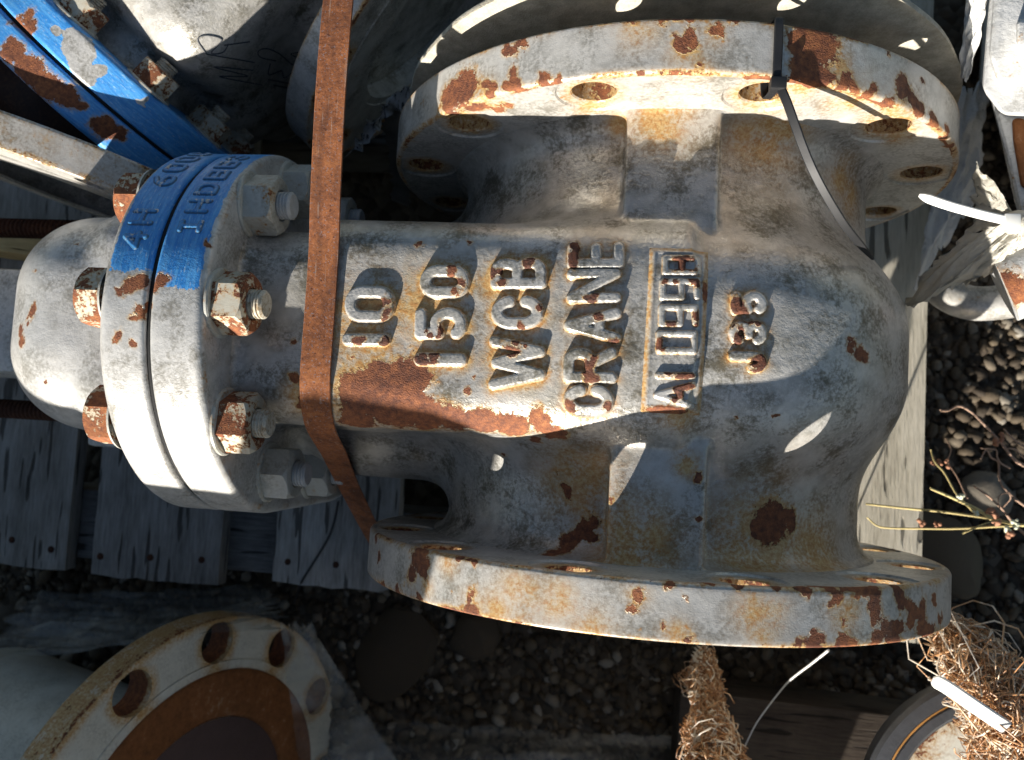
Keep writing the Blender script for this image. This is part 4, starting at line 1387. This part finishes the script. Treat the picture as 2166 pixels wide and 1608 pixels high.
M['cream'] = paint_material('cream_paint', paint=(0.78, 0.75, 0.66), chip=0.86, cast=0.2, grime=0.14, tan=0.08, gloss=0.4, warm=0.15, crack=False)
c3 = at(262, 412, 90) - np.array([0.966, -0.258, 0]) * 120
v3 = flange_at('gate_valve', (c3[0], c3[1], -32), (-0.258, -0.966, 0.0), 8, M['flange'], 'white valve flange edge showing left of the blue rims', 'valve', hub=120, hubr=100, scale=0.845, stain=0.12,
               rust=lambda V: np.where(np.hypot(V[:, 0], V[:, 2]) > 201.5, np.where(np.abs(V[:, 1] + 15) > 11, 0.8, 0.45), 0.2))

# ------------------------------------------------------------------ wrapped valve, lower corner
nrm = Vector((0.94, -0.04, 0.33)).normalized()
c4 = np.array((-411.0, -471.0, -163.0))
v4 = flange_at('wrapped_valve', c4, nrm, -13.4, M['cream'], 'cream valve with a rust covered flange face, wrapped in clear film', 'valve', hub=330, scale=1.05, hole=19.5, hubr=96,
               rust=lambda V: np.where((np.hypot(V[:, 0], V[:, 2]) < 153) & (V[:, 1] > -1), 1.6, np.where(np.hypot(V[:, 0], V[:, 2]) > 201.5, 0.72 + 0.25 * (np.abs(V[:, 1] + 3) < 2.5) + 0.2 * (np.abs(V[:, 1] + 8) < 1.2), 0.1)))
M['brownrust'] = rust_material('brown_rust', [(0.30, (0.06, 0.024, 0.012)), (0.45, (0.20, 0.075, 0.025)), (0.58, (0.26, 0.10, 0.035)), (0.72, (0.42, 0.33, 0.22))], 0.55, 2.5)
prof = [(154, -0.4), (153.5, 3.6), (151, 4.2), (128, 3.8), (112, 3.6), (109, 1.0), (108, -3)]
V, F = lathe(prof, lambda a, b, h: (a, h, b), 120)
mk('sealing_face', V, [f[::-1] for f in F], M['brownrust'], v4)
prof = [(108.5, 0.5), (100, 1.0), (40, 1.4), (0.5, 1.4)]
V, F = lathe(prof, lambda a, b, h: (a, h, b), 64)
mk('bore_cover', V, [f[::-1] for f in F], plain_material('maroon_cover', (0.085, 0.05, 0.045), 0.7, 0.2, 40), v4)

# clear film: sheet folds beside the wrapped valve
N = NT('clear_film')
N.bump(N.math('MULTIPLY', N.noise(20, 3, 0.5, co=N.scaled(N.co, (0.5, 1.6, 1.0))), 0.006))
tr = N.n.new('ShaderNodeBsdfTransparent')
tr.inputs[0].default_value = (0.93, 0.93, 0.92, 1)
mx = N.n.new('ShaderNodeMixShader')
fw = N.map(N.noise(16, 3, 0.55, co=N.scaled(N.co, (0.5, 1.8, 1.0))), 0.40, 0.66, 0.04, 0.20)
N.l.new(fw, mx.inputs[0])
N.l.new(tr.outputs[0], mx.inputs[1])
N.l.new(N.bsdf.outputs[0], mx.inputs[2])
N.l.new(mx.outputs[0], N.out.inputs[0])
M['film'] = N.done((0.50, 0.50, 0.48), 0.22, 0, 0.6)


def sheet(name, corners, mat, n=(28, 22), amp=6.0, seed=0, thick=0.4, parent=None, label=None, cat=None):
    """bumpy sheet over a bilinear patch of 4 corner points"""
    c = [np.asarray(q, float) for q in corners]
    r2 = np.random.default_rng(seed)
    u, v = np.meshgrid(np.linspace(0, 1, n[0]), np.linspace(0, 1, n[1]), indexing='ij')
    P = ((1 - u) * (1 - v))[..., None] * c[0] + (u * (1 - v))[..., None] * c[1] + (u * v)[..., None] * c[2] + ((1 - u) * v)[..., None] * c[3]
    nn = np.cross(c[1] - c[0], c[3] - c[0])
    nn /= np.linalg.norm(nn)
    h = np.zeros_like(u)
    for k in range(9):
        f = r2.normal(0, 1, 2) * (4 + 2.2 * k)
        h += np.abs(np.sin(u * f[0] + v * f[1] + r2.random() * 6)) ** 0.8 / (1 + 0.55 * k)
    h = (h - h.mean()) * amp
    e = r2.normal(0, 0.012, (n[0], 2))
    P = P + h[..., None] * nn
    P[:, 0] += (c[3] - c[0]) * e[:, :1] * 2
    P[:, -1] += (c[3] - c[0]) * e[:, 1:] * 2
    V = P.reshape(-1, 3)
    m = len(V)
    V2 = V - nn * thick
    F = grid_faces(*n)
    loop = [i * n[1] for i in range(n[0])] + [(n[0] - 1) * n[1] + j for j in range(1, n[1])] + [i * n[1] + n[1] - 1 for i in range(n[0] - 2, -1, -1)] + [j for j in range(n[1] - 2, 0, -1)]
    FF = [tuple(f) for f in F] + [tuple(f[::-1] + m) for f in F] + [(b, a, a + m, b + m) for a, b in zip(loop, loop[1:] + loop[:1])]
    o = mk(name, np.vstack([V, V2]), FF, mat, parent)
    if label:
        tag(o, label, cat)
    return o


sheet('film_sheet', [at(-60, 1400, -190), at(80, 1255, -260), at(560, 1240, -270), at(600, 1330, -120)], M['film'], (40, 30), 7, 3, label='clear plastic film bunched behind the rusty flange in the lower corner', cat='plastic film')
sheet('film_sheet', [at(590, 1325, -95), at(655, 1320, -130), at(860, 1640, -230), at(640, 1640, -180)], M['film'], (26, 34), 5, 9, label='strip of cloudy film hanging down beside the rusty flange face', cat='plastic film')
sheet('film_sheet', [at(700, 1520, -300), at(1420, 1560, -300), at(1420, 1660, -250), at(700, 1660, -250)], M['film'], (40, 14), 9, 12, label='dusty film lying along the bottom edge of the picture', cat='plastic film')

# ------------------------------------------------------------------ timber below the big valve
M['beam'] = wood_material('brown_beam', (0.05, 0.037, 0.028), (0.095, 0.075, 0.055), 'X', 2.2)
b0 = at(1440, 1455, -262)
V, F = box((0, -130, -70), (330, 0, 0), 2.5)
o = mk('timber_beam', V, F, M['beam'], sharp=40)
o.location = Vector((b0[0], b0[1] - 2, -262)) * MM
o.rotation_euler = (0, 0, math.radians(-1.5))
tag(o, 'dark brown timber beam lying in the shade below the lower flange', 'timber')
b1 = at(-90, 530, -190)
V, F = box((0, 0, -60), (210, 24, 0), 2)
o = mk('timber_batten', V, F, wood_material('yellow_batten', (0.36, 0.25, 0.11), (0.58, 0.44, 0.22), 'X', 5.2), sharp=40)
o.location = Vector((b1[0], b1[1], -140)) * MM
o.rotation_euler = (0, 0, math.radians(-6))
tag(o, 'yellowish timber batten at the edge above the grey dome', 'timber')

# ------------------------------------------------------------------ thin black wire over the pallet
wp = spline([at(716, 1060, -199), at(705, 1110, -200), at(688, 1150, -200.5), at(660, 1195, -200), at(636, 1235, -205), at(622, 1275, -260)], 30)
V, F = tube(wp, 1.3, 6)
tag(mk('wire', V, F, M['black_tie']), 'thin black wire lying across the pallet board beside the strap', 'wire')
wp = spline([at(1752, 1376, -120), at(1715, 1405, -150), at(1670, 1440, -190), at(1640, 1475, -230), at(1600, 1530, -255), at(1575, 1580, -258)], 30)
V, F = tube(wp, np.linspace(1.2, 0.5, 30), 6)
tag(mk('wire', V, F, M['white_tie']), 'thin pale wire slanting down from under the lower flange', 'wire')

# ------------------------------------------------------------------ ragged tape by the upper flange
N = NT('ragged_tape')
ta = N.noise(240, 5, 0.7, co=N.scaled(N.co, (1, 0.25, 1)))
tcx = N.ramp(ta, [(0.42, (0.03, 0.03, 0.032)), (0.47, (0.32, 0.32, 0.32)), (0.75, (0.46, 0.46, 0.45))])
M['tape'] = N.done(tcx, 0.7, 0, 0.3)
tp = spline([at(868, 198, -20), at(838, 218, -26), at(812, 240, -30), at(790, 262, -40), at(772, 292, -42), at(752, 312, -46), at(742, 322, -56)], 40)
V, F = ribbon(tp, (0.7, 0.5, 0.3), 12 + 6 * np.abs(np.sin(np.arange(40) * 0.9)) + 3 * rng.random(40), 0.8)
tag(mk('tape_scrap', V, F, M['tape']), 'ragged striped tape end hanging beside the upper flange', 'tape')
tp = spline([at(828, 225, -40), at(832, 270, -60), at(842, 320, -90), at(850, 380, -130), at(846, 430, -160)], 40)
V, F = ribbon(tp, (0.8, 0.1, 0.5), 14 + 12 * rng.random(40), 0.8)
tag(mk('tape_scrap', V, F, plain_material('torn_wrapper', (0.16, 0.15, 0.13), 0.85, 0.4, 60, 0.002)), 'torn dark wrapper strip below the striped tape end', 'tape')

# ------------------------------------------------------------------ white casting and sheets, right edge
def prism(top, ztop, bot, zbot):
    T = np.array([at(x, y, ztop) for x, y in top])
    B = np.array([at(x, y, zbot) for x, y in bot])
    n = len(T)
    F = [tuple(range(n))[::-1], tuple(range(n, 2 * n))] + [(i, (i + 1) % n, n + (i + 1) % n, n + i) for i in range(n)]
    return np.vstack([T, B]), F


def casting(name, V, F, mat, bev, parent=None):
    bm = bmesh.new()
    vs = [bm.verts.new(v) for v in V]
    for f in F:
        bm.faces.new([vs[i] for i in f])
    bmesh.ops.recalc_face_normals(bm, faces=bm.faces[:])
    bmesh.ops.bevel(bm, geom=bm.edges[:], offset=bev, segments=3, affect='EDGES', profile=0.5)
    bm.verts.index_update()
    V2 = np.array([v.co[:] for v in bm.verts])
    F2 = [tuple(v.index for v in f.verts) for f in bm.faces]
    bm.free()
    return mk(name, V2, F2, mat, parent, sharp=35)


M['white'] = paint_material('white_paint', paint=(0.66, 0.66, 0.65), chip=0.80, cast=1.0, grime=0.2, crack=False)
wv = empty('white_valve', at(2180, 200, -348))
tag(wv, 'white painted valve casting with a rust streak at the upper right edge', 'valve')
wo_ = -np.array(wv.location) / MM
V, F = prism([(2098, -60), (2078, 190), (2120, 245), (2300, 250), (2300, -60)], 130, [(2085, -60), (2070, 170), (2100, 215), (2300, 250), (2300, -60)], -345)
casting('body', V + wo_, F, M['white'], 4, wv)
V, F = prism([(2106, -60), (2092, 120), (2112, 178), (2300, 170), (2300, -60)], 142, [(2104, -60), (2090, 120), (2110, 180), (2300, 175), (2300, -60)], 120)
casting('boss', V + wo_, F, M['white'], 5, wv)
V, F = prism([(2150, 40), (2150, 100), (2300, 100), (2300, 40)], 185, [(2150, 40), (2150, 100), (2300, 100), (2300, 40)], 135)
casting('lug', V + wo_, F, M['white'], 3, wv)
V, F = prism([(2092, 200), (2128, 330), (2162, 490), (2300, 490), (2300, 200)], 95, [(2090, 190), (2120, 300), (2150, 440), (2300, 440), (2300, 190)], -345)
casting('end_flange', V + wo_, F, M['white'], 5, wv)
V, F = prism([(2140, 250), (2143, 300), (2160, 400), (2185, 400), (2170, 250)], 97.5, [(2140, 250), (2143, 300), (2160, 400), (2185, 400), (2170, 250)], 60)
casting('rust_patch', V + wo_, F, M['brownrust'], 3, wv)

M['sheet'] = plain_material('grey_sheeting', (0.60, 0.60, 0.58), 0.6, 0.15, 30, 0.004)
sheet('plastic_sheet', [at(2022, 190, -150), at(2092, 185, -160), at(2060, 430, -190), at(1930, 620, -190)], M['sheet'], (22, 34), 5, 21, label='grey plastic sheeting hanging past the end of the upper flange', cat='sheeting')
sheet('plastic_sheet', [at(2046, -40, 120), at(2100, -40, 130), at(2052, 165, 95), at(2030, 165, 90)], M['sheet'], (16, 24), 3, 22, label='pale folded sheeting between the fibre disc and the white casting', cat='sheeting')

# sack neck tied with a white tie
M['sack'] = plain_material('white_sack', (0.62, 0.59, 0.51), 0.5, 0.14, 26, 0.004)
_t = M['sack'].node_tree
_tl = _t.nodes.new('ShaderNodeBsdfTranslucent')
_tl.inputs[0].default_value = (0.62, 0.57, 0.45, 1)
_mx = _t.nodes.new('ShaderNodeMixShader')
_mx.inputs[0].default_value = 0.35
_out = [n for n in _t.nodes if n.type == 'OUTPUT_MATERIAL'][0]
_b = [n for n in _t.nodes if n.type == 'BSDF_PRINCIPLED'][0]
_t.links.new(_b.outputs[0], _mx.inputs[1])
_t.links.new(_tl.outputs[0], _mx.inputs[2])
_t.links.new(_mx.outputs[0], _out.inputs[0])
sk = empty('tied_sack', at(2160, 480, -348))
tag(sk, 'cream plastic sack gathered and tied at the right edge', 'sack')
so = -np.array(sk.location) / MM


def fold(name, knot, rim, mat, parent, offv, seed, bulge=10):
    """a gathered flap: fan of folds from the knot to a rim polyline"""
    r2 = np.random.default_rng(seed)
    Rm = spline(rim, 46)
    k = np.asarray(knot, float)
    rows = 26
    P = np.zeros((46, rows, 3))
    ph = np.cumsum(np.abs(r2.normal(0, 1, 46))) * 0.9
    for i in range(46):
        for j in range(rows):
            t = j / (rows - 1)
            P[i, j] = k + (Rm[i] - k) * (0.03 + 0.97 * t)
            P[i, j, 2] += bulge * math.sin(math.pi * t * 0.9) + 2.6 * math.sin(ph[i]) * t * t + 1.8 * math.sin(i * 0.9 + 9 * t) * math.sin(13 * t + i * 0.35) * t
    gi, gj = np.meshgrid(np.arange(46), np.arange(rows), indexing='ij')
    for _ in range(14):                                   # crumples
        ka, kb, kc = r2.normal(0, 0.35), r2.normal(0, 0.45), r2.random() * 6
        cr = (np.abs(np.sin(gi * ka + gj * kb + kc)) - 0.6) * (gj / rows) * 1.1
        P += cr[..., None] * r2.normal(0, 0.6, 3) * np.array([1, 1, 1.3])
    P[:, -1] += r2.normal(0, 1.4, (46, 3)) * np.array([1, 1, 0.4])
    V = P.reshape(-1, 3)
    nF = grid_faces(46, rows)
    V2 = V - np.array([0, 0, 1.2])
    F = [tuple(f) for f in nF] + [tuple(f[::-1] + len(V)) for f in nF]
    loop = [i * rows + rows - 1 for i in range(46)]
    F += [(a, b, b + len(V), a + len(V)) for a, b in zip(loop[:-1], loop[1:])]
    return mk(name, np.vstack([V, V2]) + offv, F, mat, parent)


kn = at(2152, 472, 112)
fold('flap', kn, [at(2062, 352, 104), at(2058, 400, 92), at(2064, 455, 84), at(2030, 505, 80)], M['sack'], sk, so, 1, 6)
fold('flap', kn, [at(2030, 505, 80), at(1972, 562, 62), at(1935, 606, 47), at(1914, 658, 37), at(1960, 632, 52), at(2020, 608, 67), at(2060, 592, 80), at(2100, 570, 88)], M['sack'], sk, so, 2, 14)
fold('flap', kn, [at(2100, 570, 88), at(2150, 540, 98), at(2200, 505, 102), at(2220, 470, 100)], M['sack'], sk, so, 5, 6)
IV, IF = ico(2)
mk('knot', IV * np.array([9, 8, 8]) + kn + so, IF, M['sack'], sk)
wt = empty('cable_tie', kn)
tag(wt, 'white nylon cable tie whose tail sticks out from the sack neck', 'cable tie')
V, F = ribbon(spline([at(2158, 472, 116), at(2110, 462, 122), at(2060, 450, 126), at(2000, 433, 128), at(1944, 413, 126)], 40), (0.2, 0.9, 0.3), np.r_[np.full(36, 5.4), 5, 4.4, 3.4, 2.0], 1.6)
mk('tail', V - kn, F, M['white_tie'], wt, sharp=15)
V, F = box((-4.5, -4, -2), (4.5, 4, 5), 1.0)
mk('head', V + at(2135, 470, 118) - kn, F, M['white_tie'], wt, sharp=40)

# white pipe stub below the sack
ps = empty('pipe_stub', at(2100, 620, -348))
tag(ps, 'white painted pipe stub with rust flakes below the sack', 'pipe')
po = -np.array(ps.location) / MM
q0, q1 = at(2118, 606, 80), at(2230, 560, 90)
V, F = tube(np.array([q0 + (q1 - q0) * t for t in np.linspace(0, 1, 12)]), 24, 40)
mk('pipe', V + po, F, M['white'], ps, sharp=50, attrs={'rust': field(V, [(*at(2125, 612, 100), 11), (*at(2155, 625, 100), 8)])})
q0, q1 = at(2000, 618, 30), at(2150, 600, 40)
V, F = tube(spline([at(1975, 590, -150), at(2005, 622, -135), at(2060, 642, -125), at(2150, 634, -118), at(2240, 605, -118)], 24), 15, 30)
mk('elbow', V + po, F, M['flange'], ps, sharp=50)

# ------------------------------------------------------------------ flange with a black rubber rim, lower right corner
bf = empty('rubber_rimmed_flange', at(2150, 1755, -348))
tag(bf, 'cream flange with a black rubber rim in the lower right corner', 'flange')
bo = -np.array(bf.location) / MM
bc = at(2152, 1757, -105)
rad = np.linalg.norm(at(1900, 1522, -105) - bc)
M['rubber'] = plain_material('black_rubber', (0.05, 0.052, 0.058), 0.5, 0.3, 40, 0.0006)
prof = [(rad - 6, -30), (rad - 1, -9), (rad, -7), (rad, -3), (rad - 3, 0), (rad - 13, 0.4), (rad - 14, -1.2), (rad - 16, -1.2), (rad - 17, 0.3), (rad - 24, 0), (rad - 27, -3), (rad - 28, -16), (rad - 30, -40)]
V, F = lathe(prof, lambda a, b, h: (a + bc[0], b + bc[1], h + bc[2]), 140)
mk('rubber_rim', V + bo, [f[::-1] for f in F], M['rubber'], bf, sharp=40)
prof = [(rad - 28, -60), (rad - 28.5, -14), (rad - 31, -11), (60, -11), (58, -14), (58, -60)]
V, F = lathe(prof, lambda a, b, h: (a + bc[0], b + bc[1], h + bc[2]), 120)
mk('face', V + bo, F, M['cream'], bf, sharp=40, attrs={'rust': np.clip(1.15 - np.abs(np.hypot(V[:, 0] - bc[0], V[:, 1] - bc[1]) - (rad - 29)) / 9, 0.2, 2)})
V, F = lathe([(rad - 14.3, -0.6), (rad - 15.7, -0.6)], lambda a, b, h: (a + bc[0], b + bc[1], h + bc[2]), 140)
mk('orange_line', V + bo, F, plain_material('orange_wax', (0.42, 0.20, 0.05), 0.6, 0.3, 50), bf)

# ------------------------------------------------------------------ frayed fibre bundles
N = NT('frayed_fibre')
tone = N.attr('tone')
fcol = N.ramp(N.math('ADD', N.math('MULTIPLY', tone, 0.6), N.math('MULTIPLY', N.noise(260, 3, 0.6), 0.5)), [(0.25, (0.20, 0.085, 0.03)), (0.5, (0.45, 0.22, 0.09)), (0.7, (0.60, 0.40, 0.23)), (0.85, (0.78, 0.70, 0.58))])
N.bsdf.inputs['Subsurface Weight'].default_value = 0.0
M['fray'] = N.done(fcol, 0.35, 0, 0.6)


def bundle(name, axis, rads, count, seed, label, curl=1.0, w=0.8):
    r2 = np.random.default_rng(seed)
    A = spline(axis, 60)
    Rr = np.interp(np.linspace(0, 1, 60), np.linspace(0, 1, len(rads)), rads)
    VV, FF, TT, o = [], [], [], 0
    for k in range(count):
        t0 = r2.random() * 0.9
        ln = 0.10 + 0.35 * r2.random()
        n = 20
        ts = np.clip(np.linspace(t0, t0 + ln, n), 0, 1) * 59
        i0 = np.floor(ts).astype(int).clip(0, 58)
        C0 = A[i0] + (A[i0 + 1] - A[i0]) * (ts - i0)[:, None]
        R0 = Rr[i0]
        d = r2.normal(0, 1, 3)
        d /= np.linalg.norm(d)
        amp = r2.random() ** 0.45
        e = r2.normal(0, 1, 3)
        ph = r2.random() * 6
        f = 1.0 + 3.0 * r2.random() * curl
        off = R0[:, None] * (d * amp + 0.55 * curl * (e * np.sin(np.linspace(0, 6.28 * f, n) + ph)[:, None] * 0.45 + np.cross(d, e) * np.cos(np.linspace(0, 6.28 * f, n) + ph)[:, None] * 0.35))
        if r2.random() < 0.04:
            off *= np.linspace(1, 1.9, n)[:, None]
        P = C0 + off
        V, F = tube(P, w * (0.45 + 0.5 * r2.random()) * np.r_[np.ones(n - 1), 0.5], 4)
        VV.append(V)
        FF += [tuple(np.array(q) + o) for q in F]
        TT.append(np.full(len(V), r2.random()) + np.repeat((np.arange(n) % 3 == 0) * 0.35, 4))
        o += len(V)
    ob = empty(name, A[30])
    fo = mk('strands', np.concatenate(VV) - A[30], FF, M['fray'], ob, attrs={'tone': np.concatenate(TT)})
    fo['kind'] = 'stuff'
    # core so that no light shows straight through the middle
    V, F = tube(A, Rr * 0.62, 14)
    mk('core', V - A[30], F, plain_material('fray_core_' + str(seed), (0.16, 0.075, 0.03), 0.9, 0.4, 200, 0.003), ob)
    tag(ob, label, 'fibre bundle', 'frayed brown fibre bundles')
    return ob


bundle('fibre_bundle', [at(1493, 1375, -215), at(1488, 1440, -190), at(1498, 1510, -165), at(1505, 1580, -130), at(1515, 1680, -95)], [8, 16, 14, 24, 30], 1000, 31,
       'frayed brown fibre bundle standing below the middle of the lower flange', 1.0)
bundle('fibre_bundle', [at(2004, 1318, -90), at(2040, 1370, -65), at(2080, 1430, -45), at(2115, 1490, -35), at(2130, 1580, -50), at(2130, 1680, -60)], [7, 19, 21, 20, 24, 20], 1300, 37,
       'frayed orange fibre bundle with a white tie at the lower right', 1.4)
wt2 = empty('cable_tie', at(2050, 1490, -5))
tag(wt2, 'white flat plastic tie across the frayed orange bundle', 'cable tie')
V, F = ribbon(spline([at(1972, 1438, 0), at(2000, 1452, 2), at(2050, 1486, 2), at(2100, 1520, -2), at(2128, 1538, -10)], 30), (0.35, 0.85, 0.3), np.r_[5, 8, 9.5, np.full(27, 10.5)], 2.4)
mk('band', V - np.array(wt2.location) / MM, F, M['white_tie'], wt2, sharp=15)

# ------------------------------------------------------------------ dry weeds on the right
M['stem_y'] = plain_material('yellow_stem', (0.50, 0.40, 0.17), 0.6, 0.25, 90)
M['stem_b'] = plain_material('brown_stem', (0.30, 0.19, 0.13), 0.7, 0.3, 90)
M['bud'] = plain_material('dry_bud', (0.34, 0.16, 0.09), 0.8, 0.4, 200)
M['budw'] = plain_material('pale_bud', (0.62, 0.62, 0.45), 0.8, 0.2, 200)


def W(x, y, z):
    return at(1800 + x / 3.495, 780 + y / 3.495, z)


def weed(label, stems, buds):
    base = W(1400, 1180, GZ)
    rt = empty('dry_weed', base)
    for pts, zs, r, mat in stems:
        Z = np.linspace(zs[0], zs[1], len(pts))
        P = spline([W(x, y, z) for (x, y), z in zip(pts, Z)], 26)
        V, F = tube(P, np.linspace(r, r * 0.6, 26), 6)
        mk('stem', V - base, F, M[mat], rt)
    for x, y, z, s, mat in buds:
        r2 = np.random.default_rng(int(x + y))
        VV, FF, o = [], [], 0
        IVb, IFb = ico(1)
        for k in range(5):
            c = W(x, y, z) + r2.normal(0, s * 0.7, 3)
            VV.append(IVb * s * (0.5 + 0.5 * r2.random()) * np.array([1, 1, 0.7]) + c - base)
            FF += [tuple(f + o) for f in IFb]
            o += len(IVb)
        mk('bud_cluster', np.concatenate(VV), FF, M[mat], rt)
    tag(rt, label, 'weed', 'dry weeds by the pallet')


weed('tangled brown weed stems with buds at the right edge of the gravel', [
    ([(1400, 760), (1245, 700), (1180, 640), (1120, 560), (1065, 500), (1000, 430), (900, 330), (800, 275), (720, 310), (660, 310)], (-150, -110), 1.6, 'stem_b'),
    ([(1420, 640), (1279, 575), (1200, 520), (1130, 445)], (-140, -110), 1.2, 'stem_b'),
    ([(1420, 1090), (1279, 1010), (1200, 950), (1120, 870), (1095, 800), (1090, 690), (1040, 660), (1000, 600), (960, 670)], (-150, -115), 1.3, 'stem_b'),
    ([(1300, 1240), (1190, 1130), (1110, 1030), (1000, 930), (910, 870)], (-150, -120), 1.3, 'stem_b'),
    ([(1175, 735), (1110, 700), (1080, 650), (1070, 600), (960, 590)], (-130, -115), 0.9, 'stem_b'),
    ([(1420, 760), (1279, 660), (1220, 600), (1160, 590)], (-130, -115), 1.0, 'stem_b'),
    ([(1120, 1030), (1180, 960), (1150, 920), (1090, 950), (1100, 1040)], (-135, -120), 0.7, 'stem_b')],
    [(1060, 525, -118, 2.6, 'bud'), (1110, 510, -118, 2.6, 'bud'), (1060, 1060, -125, 3.4, 'bud'), (1090, 1130, -125, 3.2, 'bud'), (1180, 1190, -125, 3.0, 'budw'), (1215, 1150, -122, 2.4, 'budw'), (1190, 1220, -125, 2.8, 'bud')])
weed('straight yellow weed stems reaching over the pallet edge', [
    ([(1420, 1180), (1279, 1160), (1020, 1110), (800, 1075), (600, 1050), (380, 1030), (110, 1000)], (-130, -150), 1.5, 'stem_y'),
    ([(1420, 1150), (1110, 1165), (800, 1182), (540, 1182), (340, 1180), (200, 1165), (120, 1100)], (-130, -150), 1.1, 'stem_y'),
    ([(1040, 1110), (930, 1040), (740, 950), (585, 885)], (-120, -105), 1.7, 'stem_y'),
    ([(930, 1085), (860, 1010), (800, 950), (755, 885), (690, 770), (620, 690), (590, 600)], (-120, -160), 1.1, 'stem_y'),
    ([(860, 960), (790, 810), (720, 690), (740, 600), (700, 520)], (-150, -190), 0.8, 'stem_b'),
    ([(820, 1220), (980, 1150), (1110, 1110)], (-120, -110), 0.9, 'stem_y')],
    [(820, 950, -118, 3.0, 'budw'), (1000, 1060, -115, 2.6, 'bud'), (520, 1140, -140, 2.6, 'bud'), (620, 1140, -140, 2.2, 'bud'), (930, 1065, -112, 2.0, 'budw'), (690, 690, -160, 3.0, 'bud'), (610, 690, -160, 2.4, 'bud')])

# ------------------------------------------------------------------ added unseen blocks on the sunny side, shaped to shade valve and ground
D_ = np.array(LIGHT_DIR)
U_ = np.cross([0, 0, 1.0], -D_)
U_ /= np.linalg.norm(U_)
V_ = np.cross(-D_, U_)
pk = empty('shade_blocker', (-420, -1000, GZ))
tag(pk, 'added grey blocks outside the picture, casting shade from below its lower edge', 'valve')
pko = -np.array(pk.location) / MM


def shade_block(name, us, vtop, T, th, bev):
    """upright block whose near edges sit on the sun lines through (u, v)"""
    a = U_ * us[0] + V_ * vtop - D_ * T
    b = U_ * us[1] + V_ * vtop - D_ * T
    hdir = np.array([D_[0], D_[1], 0]) / math.hypot(D_[0], D_[1])
    pts, F = [], [(0, 1, 3, 2), (4, 6, 7, 5), (0, 4, 5, 1), (2, 3, 7, 6), (0, 2, 6, 4), (1, 5, 7, 3)]
    for q in (a, b):
        for s_ in (0, -th):
            for z in (q[2], GZ):
                pts.append((q[0] + hdir[0] * s_, q[1] + hdir[1] * s_, z))
    return casting(name, np.array(pts) + pko, F, M['flange'], bev, pk)


shade_block('bonnet', (-210, -66), 145, 760, 120, 38)  # upper step of the added shade outline, no real bonnet
shade_block('body', (-900, -180), 74, 760, 240, 30)  # shoulder of the added shade outline, no real valve body
shade_block('base', (-900, 135), -95, 700, 300, 10)  # low added block that keeps sun off the near ground
shade_block('low_block', (-900, 330), -235, 620, 380, 6)  # lowest added block, widens the shade to the right
#LATER-END
print('polys', sum(len(o.data.polygons) for o in bpy.data.objects if o.type == 'MESH'))
